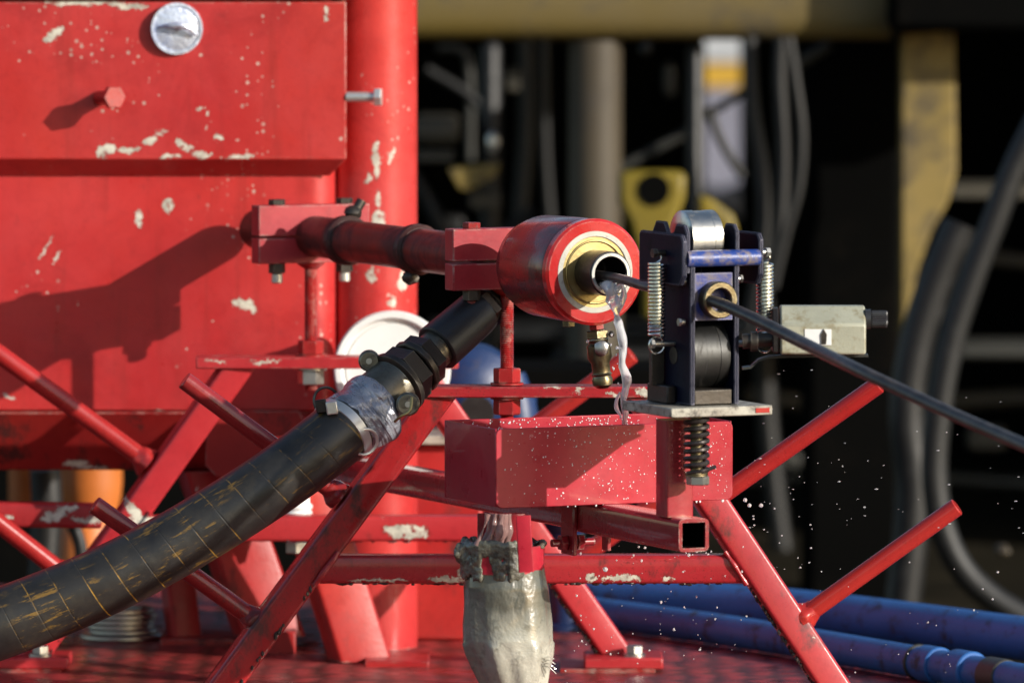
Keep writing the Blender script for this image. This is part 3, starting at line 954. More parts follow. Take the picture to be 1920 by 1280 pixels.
# ------------------------------------------------------------------ beam under the tray
bz = P(1301, 1003, -.62)
bx_ = (bz - O).dot(V)
bzz = bz.z - PZ
bl = -(bz - O).dot(U)
bm_t = Thing("support_beam", "dark red square beam with an open end pointing at the viewer beneath the tray", "beam", Vector((bz.x, bz.y, bz.z)), A)
b = BM(); sqtube(b, Mx(bx_, bl + .365, bzz), Mx(bx_, bl, bzz), .0475, .0475, ZZ, c=.007, hollow=.0055)
bm_t.part("front_tube", b, M['beam'])
b = BM(); lathe(b, Mx(bx_, bl + .240, bzz), U, [(0, .0245), (.001, .0248), (.236, .0248), (.2365, .0242)], 4, caps=(True, False), phase=math.pi / 4)  # near-black liner painting the shade inside the open tube
bm_t.part("tube_inside_shade", b, M['shadow'], label="inside of the tube, its shade painted near-black")
b = BM(); sqtube(b, Mx(bx_, .80, bzz), Mx(bx_, bl + .385, bzz), .045, .043, ZZ, c=.006)
bm_t.part("rear_tube", b, M['beam'])
for yy_, nm_ in ((.372, "flange"), (.300, "flange")):
    b = BM(); box(b, Vector((0, 0, 0)), (.007, .045 if yy_ > .35 else .02, .088 if yy_ > .35 else .03)); b.transform(Matrix.Translation(Mx(bx_ - .0275 if yy_ > .35 else bx_, bl + yy_, bzz - (.014 if yy_ > .35 else .032))) @ Matrix.Rotation(A, 4, 'Z'))
    fl = bm_t.part(nm_, b, M['beam'], bev=.002)
    q = Mx(bx_ - .0275, bl + yy_, bzz - .040)
    b = BM(); cyl(b, q - V * .028, q + V * .040, .0058, 12); hexa(b, q - V * .0155, q - V * .0045, .0120); hexa(b, q + V * .012, q + V * .022, .0120)
    if yy_ > .35: bm_t.part("bolt", b, M['beam'], parent=fl)
    else: b.free()
# post standing on the beam
b = BM(); zt_ = P(1275, 785, -.58).z; zb2 = bz.z + .0235
pcx, pcy = bx_ - .005, bl + .055
sqtube(b, Mx(pcx, pcy, zb2 - PZ), Mx(pcx, pcy, zt_ - PZ - .001), .042, .040, -U, c=.003)
post = bm_t.part("post", b, M['post'])

# ------------------------------------------------------------------ roller box
RB = Mx(bx_ - .002 + .0285, bl + .055, 0)
plz = P(1340, 765, -.66).z                 # top of plate, front edge
rb = Thing("cable_roller_box", "blue spring-loaded roller box on a pale steel plate, guiding the cable", "roller guide", Vector((RB.x, RB.y, plz)), A)
def lb(name, c, s, mat, bev=.001, parent=None, M_=None, label=None):
    bb = BM(); box(bb, Vector(c), s, M_); return rb.part(name, bb, mat, world=False, bev=bev, parent=parent, label=label)
# fit plate horizontally by pixels
def loc_of(px, py, Y):
    return rb.I @ P(px, py, Y)
fl_ = -.085
bp_ = lb("base_plate", (.004, 0, -.0068), (.160, .168, .0136), M['plate'], .0015)
lb("paint_patch", (.068, -.0846, -.0068), (.022, .0012, .007), M['rod'], .0004, parent=bp_, label="leftover red paint on the plate edge")
wI = .031   # inner half width
X0 = .004   # box centre x
for sx in (-1, 1):
    b = BM()
    poly = [Vector((X0 + sx * wI, -.060, .001)), Vector((X0 + sx * wI, .060, .001)), Vector((X0 + sx * wI, .060, .215)), Vector((X0 + sx * wI, -.060, .215))]
    prism(b, poly, Vector((sx * .0075, 0, 0)))
    rb.part("side_plate", b, M['navy'], world=False, bev=.0018, label="dark blue side plate of the lower box")
lb("front_plate", (X0, -.052, .156), (.0605, .008, .068), M['blue'], .001, label="scratched blue face plate with the cable bushing")
lb("back_plate", (X0, .052, .12), (.0605, .008, .20), M['navy'], .001)
lb("sill", (X0, -.030, .012), (.0605, .050, .022), M['black'], .002)
# bushing
b = BM(); ring(b, Vector((X0 + .002, -.050, .152)), Vector((0, -1, 0)), .0265, .0165, .026, 40, .0018)
rb.part("cable_bushing", b, M['brassold'], world=False, label="scuffed brass bushing")
# lower roller
def roller(cz, cy, r, w, mat, nm):
    b = BM(); o = Vector((X0 - w / 2, cy, cz))
    lathe(b, o, Vector((1, 0, 0)), [(0, r * .42), (0, r * .93), (.002, r), (w * .35, r), (w * .36, r * .985), (w * .72, r * .985), (w * .73, r), (w - .002, r), (w, r * .93), (w, r * .42)], 56, caps=(False, False))
    lathe(b, o, Vector((1, 0, 0)), [(0, r * .42), (w, r * .42)], 32, caps=(False, False))
    a = rb.part(nm, b, mat, world=False)
    b = BM(); cyl(b, Vector((X0 - w / 2 - .01, cy, cz)), Vector((X0 + w / 2 + .012, cy, cz)), r * .25, 20); rb.part("axle", b, M['black'], world=False, parent=a)
roller(.070, -.004, .050, .0595, M['rollst'], "lower_roller")
roller(.236, .002, .041, .052, M['steel'], "upper_roller")
# upper rocker plates (inner pair holds the roller, outer pair carries the springs)
for xa in (X0 - .038, X0 + .040):
    b = BM(); prism(b, [Vector((xa, y, z)) for y, z in ((-.058, .19), (.058, .19), (.058, .246), (.046, .261), (.018, .261), (.005, .244), (-.012, .244), (-.022, .259), (-.048, .259), (-.058, .248))], Vector((-.006, 0, 0)))
    rb.part("roller_cheek", b, M['navy'], world=False, bev=.0015)
for xa, sg in ((X0 - .0455, -1), (X0 + .068, 1)):
    b = BM(); prism(b, [Vector((xa, y, z)) for y, z in ((-.052, .172), (.085, .172), (.085, .240), (.080, .246), (-.056, .246), (-.064, .236), (-.064, .186))], Vector((sg * .0075, 0, 0)))
    rb.part("rocker_plate", b, M['navy'], world=False, bev=.002)
b = BM(); cyl(b, Vector((X0 - .045, -.058, .211)), Vector((X0 + .069, -.058, .211)), .0118, 28); rb.part("cross_tube", b, M['bluebar'], world=False, label="chipped bright blue cross tube")
b = BM(); cyl(b, Vector((X0 + .0, .07, .211)), Vector((X0 + .069, .07, .211)), .010, 20); cyl(b, Vector((X0 - .045, .07, .211)), Vector((X0 + .0, .07, .211)), .010, 20); rb.part("cross_tube", b, M['navy'], world=False)
# springs
for sx, xs in ((-1, X0 - .066), (1, X0 + .0865)):
    ys = -.004 if sx < 0 else -.045
    zt2, zb3 = .203, .097
    b = BM(); spring(b, Vector((xs, ys, zb3)), Vector((xs, ys, zt2)), .0110, .0020, 20, 16, 8)
    sp = rb.part("tension_spring", b, M['spring'], world=False)
    b = BM(); torus(b, Vector((xs, ys, zb3 - .012)), Vector((0, 1, 0)), .0118, .0013, 28, 8); rb.part("end_loop", b, M['spring'], world=False, parent=sp)
    b = BM(); path(b, [Vector((xs, ys, zt2)), Vector((xs + .006, ys - .003, zt2 + .006)), Vector((xs + .004, ys, zt2 + .016)), Vector((xs - .002, ys + .004, zt2 + .014))], .0013, 8); rb.part("end_hook", b, M['spring'], world=False, parent=sp)
    # pins
    b = BM(); xi = X0 + sx * .038
    cyl(b, Vector((xs - sx * -.006, ys, zb3 - .010)), Vector((xi, ys, zb3 - .010)), .0045, 14)
    hexa(b, Vector((xs + sx * .004, ys, zb3 - .010)), Vector((xs + sx * .010, ys, zb3 - .010)), .007)
    rb.part("spring_pin", b, M['steel'], world=False)
    b = BM(); cyl(b, Vector((xs + sx * .006, ys, zt2 + .014)), Vector((X0 + (-.05 if sx < 0 else .07), ys, zt2 + .014)), .0045, 14)
    hexa(b, Vector((xs + sx * .000, ys, zt2 + .014)), Vector((xs + sx * .007, ys, zt2 + .014)), .007)
    rb.part("spring_pin", b, M['steel'] if sx > 0 else M['black'], world=False)
# screws on the face edges
for xs_, zs in ((X0 - .040, .178), (X0 - .041, .120), (X0 + .040, .180)):
    b = BM(); d_ = -1 if xs_ < X0 else 1
    cyl(b, Vector((xs_, -.045, zs)), Vector((xs_ + d_ * .006, -.045, zs)), .0045, 12); hexa(b, Vector((xs_ + d_ * .006, -.045, zs)), Vector((xs_ + d_ * .010, -.045, zs)), .006)
    rb.part("screw", b, M['steel'], world=False)
# strap on left side and small feet
lb("side_strap", (X0 - .050, .03, .058), (.020, .010, .066), M['black'], .001)
lb("foot_bracket", (X0 - .047, .02, .014), (.014, .07, .026), M['dark'], .002)
# damping spring under the plate
sx_, sy_ = -.0225, -.055
b = BM(); spring(b, Vector((sx_, sy_, -.093)), Vector((sx_, sy_, -.014)), .0155, .0037, 7.6, 20, 8)
ds = rb.part("damper_spring", b, M['dark'], world=False)
b = BM(); cyl(b, Vector((sx_, sy_, -.110)), Vector((sx_, sy_, -.012)), .009, 18); cyl(b, Vector((sx_, sy_, -.100)), Vector((sx_, sy_, -.095)), .0165, 24); rb.part("damper_bolt", b, M['brassold'], world=False)
b = BM(); hexa(b, Vector((sx_ + .002, sy_, -.113)), Vector((sx_ + .002, sy_, -.100)), .0165); rb.part("damper_nut", b, M['steel'], world=False)
b = BM(); path(b, [Vector((sx_ - .018, sy_ - .006, -.095)), Vector((sx_, sy_ - .017, -.092)), Vector((sx_ + .014, sy_ - .012, -.090)), Vector((sx_ + .028, sy_ - .002, -.088))], .0028, 8); rb.part("spring_tail", b, M['dark'], world=False, parent=ds)

# ------------------------------------------------------------------ depth counter
cy_ = -.60
cb = Thing("depth_counter", "cream metal counter box with a black knob, right of the roller box", "counter", P(1540, 662, cy_))
cL, cR = P(1462, 662, cy_), P(1622, 662, cy_)
zc = cL.z
h1, h2 = S(62, cy_), S(88, cy_)
b = BM()
sec = [(-.030, 0), (-.030, h1 - .004), (.002, h2 - .003), (.006, h2), (.034, h2), (.040, h2 - .005), (.040, 0)]
prism(b, [Vector((cL.x, cy_ + y, zc + z)) for y, z in sec], Vector((cR.x - cL.x, 0, 0)))
cb.part("case", b, M['box'], bev=.003)
b = BM(); prism(b, [Vector((cL.x - .011, cy_ + y * .86, zc + .002 + z * .93)) for y, z in sec], Vector((.0095, 0, 0)))
cb.part("end_cap", b, M['dark'], bev=.002)
kp = P(1622, 598, cy_); b = BM(); cyl(b, kp, kp + Vector((.008, 0, 0)), .014, 24)
nn = 28; lp = []
for xx in (.008, .010, .030, .032):
    lp.append([kp + Vector((xx, math.cos(2 * math.pi * k / (2 * nn)) * (.0115 + (.0009 if k % 2 else 0) - (.001 if xx in (.008, .032) else 0)), math.sin(2 * math.pi * k / (2 * nn)) * (.0115 + (.0009 if k % 2 else 0) - (.001 if xx in (.008, .032) else 0)))) for k in range(2 * nn)])
loft(b, lp); cb.part("knob", b, M['knob'], ang=20)
q = P(1534, 632, cy_ - .0305); b = BM(); box(b, q, (S(50, cy_), .0012, S(30, cy_))); stk_ = cb.part("sticker", b, M['white'])
b = BM(); prism(b, [q + Vector((.008 + x, -.0022, z)) for x, z in ((-.0035, -.010), (.0035, -.010), (.0045, .004), (0, .012), (-.0045, .004))], Vector((0, .0015, 0))); cb.part("pointer", b, M['black'], parent=stk_)
b = BM(); q0 = P(1392, 640, cy_); q1 = P(1452, 636, cy_); cyl(b, q0, q1, .0105, 20); cyl(b, q0 + Vector((.012, 0, 0)), q0 + Vector((.022, 0, 0)), .014, 20); cb.part("drive_shaft", b, M['black'])
b = BM()
pts = [P(1392, 689, cy_), P(1408, 687, cy_), P(1422, 674, cy_), P(1440, 668, cy_), P(1480, 666, cy_), P(1628, 665, cy_)]
prism(b, pts + [p + Vector((0, 0, -.0032)) for p in reversed(pts)], Vector((0, .03, 0)))
cb.part("bracket", b, M['greyrod'])

# ------------------------------------------------------------------ tray
fz_t, fz_b = P(940, 811, -.52).z, P(940, 961, -.52).z
th_ = Thing("drip_tray", "glossy wet red sheet-metal tray catching the water below the pipe mouth", "tray", Vector((P(1155, 950, -.45).x, -.38, fz_b)), A)
c0 = P(930, 811, -.45)
FX = Vector((c0.x, c0.y, 0))
Wt, Dt, tt = S(452, -.48) / math.cos(A) * 1.0, .185, .003
def tb(name, x0_, x1_, y0_, y1_, z0_, z1_, bev=.0012):
    bb = BM()
    box(bb, Vector(((x0_ + x1_) / 2, (y0_ + y1_) / 2, (z0_ + z1_) / 2)), (x1_ - x0_, y1_ - y0_, z1_ - z0_))
    bb.transform(Matrix.Translation(FX) @ Matrix.Rotation(A, 4, 'Z'))
    return th_.part(name, bb, M['tray'], bev=bev)
# front wall with rounded lower corners
b = BM()
sec = rrect(Wt, fz_t - fz_b, .010, 5)
prism(b, [Vector((Wt / 2 + x, 0, (fz_t + fz_b) / 2 + z)) for x, z in sec], Vector((0, .0035, 0)))
b.transform(Matrix.Translation(FX) @ Matrix.Rotation(A, 4, 'Z'))
th_.part("front_wall", b, M['tray'], bev=.0012)
tb("side_wall", .0005, tt, .0036, Dt, fz_b + .002, fz_t)
tb("side_wall", Wt - tt, Wt - .0005, .0036, Dt, fz_b + .002, fz_t)
tb("back_wall", .0, Wt, Dt, Dt + tt, fz_b + .002, fz_t)
tb("bottom", tt + .0002, Wt - tt - .0002, .0036, Dt - .0002, fz_b + .002, fz_b + .005)
# beads of water on the tray
rnd = random.Random(3)
b = BM()
FM = Matrix.Translation(FX) @ Matrix.Rotation(A, 4, 'Z')
for _ in range(520):
    x = rnd.uniform(.01, Wt - .01); z = rnd.uniform(fz_b + .006, fz_t - .004)
    if rnd.random() > .35 + .65 * x / Wt: continue
    r = rnd.choice((.0004, .0005, .0006, .0007, .0009, .0012))
    blob(b, FM @ Vector((x, -.0004, z)), r, (1, .6, 1.15), sub=1, nz=.2, fr=300)
for _ in range(150):
    x = rnd.uniform(.02, Wt - .02); z = fz_t - rnd.uniform(.002, .02)
    blob(b, FM @ Vector((x, Dt - .0008, z)), rnd.choice((.0007, .0009, .0013)), (1, .6, 1.1), sub=1, nz=.2, fr=300)
for _ in range(12):
    x = rnd.uniform(.3 * Wt, Wt - .01)
    blob(b, FM @ Vector((x, .0015, fz_b - .001)), rnd.choice((.0012, .0018, .0024)), (1, .8, 1.2), sub=1, nz=.2, fr=300)
th_.part("water_beads", b, M['bead'], kind='stuff')
# drain spout under tray
sp0 = P(965, 962, -.47)
b = BM(); cyl(b, sp0, sp0 - ZZ * .045, .016, 24); th_.part("drain_spout", b, M['beam'])
# water on tray bottom: wet sheen left to the coat

# ------------------------------------------------------------------ filter bag
BY = -.47
fb = Thing("filter_bag", "wet grey cloth filter bag hanging in a red hoop below the tray", "bag", P(945, 1050, BY))
cen = P(946, 1045, BY)
b = BM()
prof = [(1044, 67), (1060, 73), (1075, 75), (1100, 79), (1130, 81), (1170, 84), (1200, 85), (1225, 82), (1250, 75), (1280, 64), (1305, 50), (1325, 40), (1340, 18), (1343, 3)]
pp = []
for i in range(len(prof) - 1):
    for k in range(5):
        t = k / 5
        pp.append((prof[i][0] + (prof[i + 1][0] - prof[i][0]) * t, prof[i][1] + (prof[i + 1][1] - prof[i][1]) * t))
pp.append(prof[-1])
loops = []
for (py, r) in pp:
    c = P(946 + (py - 1044) * .03 + max(0, py - 1205) * .12, py, BY)
    rr = S(r, BY)
    L = []
    for k in range(72):
        a = 2 * math.pi * k / 72
        d = Vector((math.cos(a), math.sin(a) * .85, 0))
        q = c + d * rr
        fold = .045 * math.sin(a * 7 + py * .012) + .03 * math.sin(a * 13 - py * .02)
        nz = .045 * mnoise.noise(q * 13) + .008 * mnoise.noise(q * 40)
        L.append(c + d * rr * (1 + fold * min(1, abs(py - 1044) / 120) * (.4 + .6 * (1 if py > 1200 else 0)) + nz))
    loops.append(L)
loft(b, loops, (False, True))
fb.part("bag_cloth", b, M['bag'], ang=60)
b = BM(); ct = P(944, 1072, BY); hh = S(52, BY)
ring(b, ct, ZZ, S(77, BY), S(73, BY), hh, 64, .0008)
for v in b.verts: v.co.y = ct.y + (v.co.y - ct.y) * .85
fb.part("hoop", b, M['tray'])
# slime round the rim
b = BM(); rnd = random.Random(5)
for k in range(560):
    a = rnd.uniform(math.pi * .75, math.pi * 1.66)
    zoff = rnd.uniform(-.045, .004) if rnd.random() < .72 else rnd.uniform(-.006, .006)
    px_ = ct + ZZ * hh + Vector((math.cos(a) * S(77, BY), math.sin(a) * S(77, BY) * .86, zoff))
    if abs(a - math.pi * 1.36) < .13 and zoff < -.012: continue
    blob(b, px_, rnd.uniform(.0025, .0050), (1, .5, 1.7), sub=2, nz=.5, fr=120)
for k in range(60):
    a = rnd.uniform(0, 2 * math.pi)
    blob(b, ct + ZZ * hh + Vector((math.cos(a) * S(75, BY), math.sin(a) * S(75, BY) * .85, rnd.uniform(-.002, .003))), rnd.uniform(.003, .006), (1.4, .8, .8), sub=2, nz=.5, fr=120)
for (ax, ay) in ((864, 1030), (868, 1048), (876, 1062), (860, 1038)):
    blob(b, P(ax, ay, BY - .02), .009, (.9, .8, 1.2), sub=2, nz=.6, fr=100)
remesh(fb.part("slime", b, M['slime'], kind='stuff'), .0021)
# loose threads at bag seam
b = BM()
for k in range(4):
    q = P(1016, 1235 + k * 4, BY - .03)
    path(b, [q, q + Vector((.010, -.002, .004 - k * .002)), q + Vector((.018 + .001 * k, 0, -.004 * k))], [.0009, .0008, .0004], 6)
fb.part("loose_threads", b, M['bag'], kind='stuff')
# strap
b = BM(); q0 = P(981, 966, BY - .075); q1 = P(987, 1072, BY - .075)
sqtube(b, q0, q1, S(28, BY), .004, c=.0015)
fb.part("hanger_strap", b, M['tray'])
b = BM(); q0 = P(905, 962, BY + .05); q1 = P(905, 1045, BY + .05); sqtube(b, q0, q1, S(20, BY), .004, c=.0015); fb.part("hanger_strap", b, M['beam'])

# muddy water into bag
b = BM()
for (x0_, x1_, r0, r1, y0_) in ((925, 905, 8, 6, 0), (935, 920, 8, 10, .01), (945, 938, 8, 9, .0), (915, 893, 5, 4, -.01), (952, 950, 6, 7, .01), (930, 913, 6, 7, -.012), (940, 930, 6, 8, -.014)):
    path(b, [P(x0_, 963, BY - .03 + y0_), P((x0_ + x1_) / 2 + 3, 990, BY - .03 + y0_), P(x1_, 1022, BY - .03 + y0_)], [S(r0, BY), S((r0 + r1) / 2 * .8, BY), S(r1, BY)], 12, wob=.8)
solo("muddy_water", b, M['muddy'], "brownish water spilling from under the tray into the cloth bag", "water", P(930, 963, BY), kind='stuff')

# ------------------------------------------------------------------ water jet and droplets
b = BM()
jp = [(1128, 533, -.335, 6), (1143, 543, -.37, 15), (1151, 562, -.375, 17), (1157, 590, -.375, 9), (1163, 622, -.375, 8), (1168, 650, -.375, 10), (1166, 680, -.375, 8), (1174, 705, -.375, 9.5), (1173, 730, -.375, 9), (1168, 752, -.375, 5.5), (1172, 775, -.37, 7), (1169, 797, -.35, 4), (1168, 806, -.33, 3)]
path(b, [P(x, y, Y) for x, y, Y, r in jp], [S(r * .85, -.37) for x, y, Y, r in jp], 28, wob=.75, smooth=14)
path(b, [P(1140, 535, -.37), P(1152, 548, -.378), P(1166, 535, -.38), P(1168, 560, -.38), P(1160, 585, -.378)], [S(5, -.37), S(8, -.37), S(6, -.37), S(6, -.37), S(3, -.37)], 14, wob=.8)
path(b, [P(1163, 735, -.38), P(1156, 750, -.38), P(1156, 765, -.38), P(1166, 782, -.38)], [S(2, -.37), S(4, -.37), S(4, -.37), S(2, -.37)], 12, wob=.5)
for k in range(26):
    t_ = rnd.random()
    blob(b, P(1150 + 22 * t_ + rnd.uniform(-14, 14), 545 + 250 * t_, -.37 + rnd.uniform(-.02, .02)), S(rnd.uniform(.8, 2.4), 0), (1, 1, 1.4), sub=1, nz=.2)
solo("water_jet", b, M['water'], "thin twisting stream of clear water falling from the pipe mouth into the tray", "water", P(1168, 800, -.37))
b = BM(); rnd = random.Random(11)
def drops(n, x0_, x1_, y0_, y1_, r0, r1, stretch=(1, 1, 1)):
    for _ in range(n):
        x = x0_ + (x1_ - x0_) * rnd.random(); y = y0_ + (y1_ - y0_) * rnd.random()
        blob(b, P(x, y, rnd.uniform(-.55, .1)), S(r0 * .6 + (r1 - r0 * .6) * rnd.random() ** 2.2 * .8, 0), stretch, sub=1, nz=.15)
drops(55, 1385, 1920, 690, 1000, .9, 1.8, (2.6, 1, .8))
drops(45, 1385, 1600, 850, 1120, .9, 2.4, (1.3, 1, 1))
drops(26, 1500, 1900, 1050, 1280, 1.2, 3.0)
drops(75, 1060, 1400, 1020, 1230, 1.2, 3.4, (.9, 1, 1.1))
drops(20, 1060, 1350, 1150, 1280, 1.2, 3.0)
drops(14, 1195, 1330, 1015, 1045, 2, 4.5)
for (x, y, r) in ((1397, 937, 4), (1405, 947, 4), (1427, 947, 4), (1135, 1067, 5), (1102, 640, 3)):
    blob(b, P(x, y, -.4), S(r, -.4), sub=2, nz=.1)
solo("spray_drops", b, M['drop'], "scattered water droplets flying in the air right of the tray", "droplets", P(1400, 1000, -.2), kind='stuff')

# ------------------------------------------------------------------ cable
b = BM()
cpts = [Mx(0, -.20, -.004), P(1150, 520, -.37), P(1215, 538, -.48), P(1290, 553, -.57), P(1344, 567, -.645), P(1420, 600, -.74), P(1500, 640, -.85), P(1600, 689, -1.06), P(1700, 736, -1.17), P(1800, 782, -1.28), P(1920, 834, -1.42), P(2060, 893, -1.6), P(2300, 985, -1.9)]
rr = [.0068, .0070, .0072, .0078, .0085, .0087, .0088, .0088, .0088, .0088, .009, .009, .009]
path(b, cpts, rr, 18)
cm = NT("cable_rubber")
cm.set("Base Color", cm.mix(cm.ramp(cm.noise(40, 4), .4, .7), (.028, .023, .020), (.070, .056, .048)))
cm.set("Roughness", .38)
cm.set("Normal", cm.bump(cm.noise(120, 3), .2, .001))
solo("drill_cable", b, cm.m, "dark grey cable running from the pipe mouth through the roller box", "cable", P(1350, 567, -.75))

# ------------------------------------------------------------------ hose with coupling
A0 = P(938, 550, .03)
A1 = P(640, 808, -.17)
ax = (A1 - A0)
LT = ax.length
axn = ax.normalized()
def at(t):                                # t: pixels along the 392 px coupling
    return A0 + ax * (t / 392.0)
hc = Thing("hose_coupling", "black steel cam-lock coupling wrapped in grey tape, joining the fat hose to the gland", "coupling", at(200))
def seg(name, t0, t1, prof, mat, n=40, parent=None, label=None, bev=0):
    b = BM(); lathe(b, at(t0), axn, [(LT * (t - t0) / 392.0, S(r, -.05)) for t, r in prof], n, hint=Vector((0, 1, 0)))
    return hc.part(name, b, mat, parent=parent, label=label)
seg("nipple", -20, 30, [(-20, 28), (30, 28)], M['dark'])
seg("hex_nut", 2, 32, [(2, 34), (5, 38), (29, 38), (32, 34)], M['dark'], 6)
seg("hex_nut", 33, 50, [(33, 40), (36, 43), (47, 43), (50, 40)], M['black'], 6)
seg("sleeve", 46, 158, [(46, 36), (50, 42), (60, 44), (156, 47), (158, 44)], M['rubber'])
seg("neck", 158, 186, [(158, 37), (186, 37)], M['cam'])
seg("hex_nut", 176, 200, [(176, 46), (180, 51), (196, 51), (200, 47)], M['dark'], 6)
seg("hex_nut", 201, 214, [(201, 52), (204, 55), (212, 55), (214, 52)], M['black'], 12)
seg("hex_nut", 218, 246, [(215, 50), (219, 57), (243, 57), (246, 52)], M['black'], 6)
seg("flange", 248, 262, [(247, 50), (249, 62), (258, 63), (262, 56)], M['black'])
body = seg("coupler_body", 262, 345, [(262, 54), (268, 53), (306, 55), (320, 52), (350, 50)], M['cam'])
# tape wrap with wrinkled skin and sagging flap
b = BM()
x_, y_, z_ = basis(axn, Vector((0, 1, 0)))
loops = []
for i in range(22):
    t = 306 + 74 * i / 21
    rr_ = 60 + 3 * math.sin(i * .45)
    if i in (0, 21): rr_ -= 4
    L = []
    for k in range(72):
        a = 2 * math.pi * k / 72
        d = x_ * math.cos(a) + y_ * math.sin(a)
        side = max(0.0, d.dot(Vector((.55, -.35, -.72)).normalized()))
        r2 = rr_ + 22 * side ** 3 * math.sin(math.pi * min(1, i / 17)) + 3.0 * mnoise.noise(d * 4 + Vector((i * .25, 0, 0)))
        L.append(at(t) + d * S(r2, -.1))
    loops.append(L)
loft(b, loops)
hc.part("tape_wrap", b, M['tape'], ang=50)
bd = seg("hose_clamp", 380, 398, [(380, 62), (381, 64.5), (397, 64.5), (398, 62)], M['bright'], 56)
# clamp screw block
q = at(382) - y_ * 0
up = (ZZ - axn * ZZ.dot(axn)).normalized()
q = at(386) + up * S(52, -.1) + Vector((0, -S(38, -.1), 0))
b = BM(); Mr = Matrix.Rotation(math.radians(-8), 3, 'Y'); box(b, q, (.017, .014, .020), Mr); hc.part("clamp_screw", b, M['bright'], parent=bd, bev=.002)
b = BM(); box(b, q + Vector((-.016, .006, .002)), (.016, .014, .020), Mr); hc.part("clamp_bridge", b, M['dark'], parent=bd, bev=.002)
# cam arms + rings
for (px, py, YY, r_) in ((692, 676, -.10, 20), (765, 757, -.17, 22)):
    b = BM(); qq = P(px, py, YY)
    cyl(b, qq + Vector((0, .012, 0)), qq + Vector((0, -.010, 0)), S(r_, 0), 24, bev=.003)
    ca = hc.part("cam_arm", b, M['cam'], parent=body)
    b = BM(); cyl(b, qq + Vector((0, -.008, 0)), qq + Vector((0, -.014, 0)), .0045, 12); hc.part("cam_pin", b, M['steel'], parent=body)
b = BM(); torus(b, P(612, 752, -.13), Vector((.55, -1, .2)).normalized(), S(26, 0), .0022, 40, 8); hc.part("pull_ring", b, M['black'])
b = BM(); torus(b, P(684, 828, -.2), Vector((.45, -1, -.3)).normalized(), S(25, 0), .0024, 40, 8); hc.part("pull_ring", b, M['bright'])
b = BM(); path(b, [P(772, 745, -.2), P(768, 770, -.21), P(752, 780, -.21), P(740, 790, -.20)], .0022, 8); hc.part("safety_wire", b, M['brass'])

b = BM()
hp = [at(372), at(400)]
for (x, y, Y) in ((592, 846, -.19), (520, 899, -.205), (430, 958, -.215), (330, 1018, -.225), (220, 1077, -.235), (100, 1130, -.24), (-40, 1182, -.25), (-200, 1232, -.26)):
    hp.append(P(x, y, Y))
path(b, hp, [S(61, -.1), S(62, -.1)] + [.0490, .0492, .0495, .050, .051, .052, .053, .054], 48, smooth=10)
solo("black_hose", b, M['hose'], "fat black rubber hose with thin ochre wrap lines sweeping down to the lower left corner", "hose", P(200, 1090, -.4), ang=60)

# ------------------------------------------------------------------ white lid
wl = Thing("white_drum", "round white drum end with a raised rim behind the coupling", "drum", P(735, 692, .83))
cw = P(735, 692, .83)
nd = Vector((.05, -1, .08)).normalized()
b = BM(); R1 = S(110, .83)
lathe(b, cw - nd * .05, nd, [(0, R1 * .96), (.045, R1 * .98), (.052, R1), (.060, R1), (.064, R1 * .97), (.064, R1 * .88), (.060, R1 * .86), (.052, R1 * .84), (.050, R1 * .80), (.054, R1 * .78), (.054, R1 * .2)], 72)
wl.part("lid", b, M['white'])
b = BM(); box(b, cw + nd * .008 + Vector((-S(30, .83), 0, -S(45, .83))), (S(105, .83), .004, S(50, .83))); wl.part("label_plate", b, M['white'], bev=.002)

# ------------------------------------------------------------------ blue pump
bp = Thing("blue_pump", "round blue cast pump behind the near frame, with a rusty shoulder", "pump", Vector((P(915, 760, 1.35).x, 1.35, 0)))
cp = P(905, 735, 1.35)
b = BM(); lathe(b, cp + Vector((-.03, .10, 0)), Vector((.15, -1, 0.05)).normalized(), [(0, .06), (.02, .075), (.08, .078), (.11, .068), (.125, .045), (.135, .02)], 40)
bp.part("pump_casing", b, M['pumpblue'])
b = BM(); lathe(b, P(960, 700, 1.38), Vector((0.1, 0, -1)), [(0, .022), (.05, .035), (.10, .038), (.30, .036)], 28)
bp.part("outlet_pipe", b, M['pumpblue'])
b = BM(); cyl(b, P(893, 775, 1.22), P(893, 775, 1.28), .030, 28); bp.part("port", b, M['dark'])
b = BM(); cyl(b, Vector((cp.x + .04, 1.40, 0.0)), Vector((cp.x + .04, 1.40, cp.z)), .05, 28); bp.part("pump_pedestal", b, M['pumpblue'])
b = BM(); lathe(b, Vector((P(1062, 0, 1.3).x, 1.3, 0.0)), ZZ, [(0, .045), (.01, .045), (.012, .03), (.16, .03), (.18, .045), (.2, .045)], 28)
bp.part("stand_pipe", b, M['pumpblue'])
b = BM(); torus(b, P(1040, 1010, 1.28), Vector((.3, -1, .1)).normalized(), .04, .012, 32, 10); bp.part("hose_loop", b, M['bghose2'])

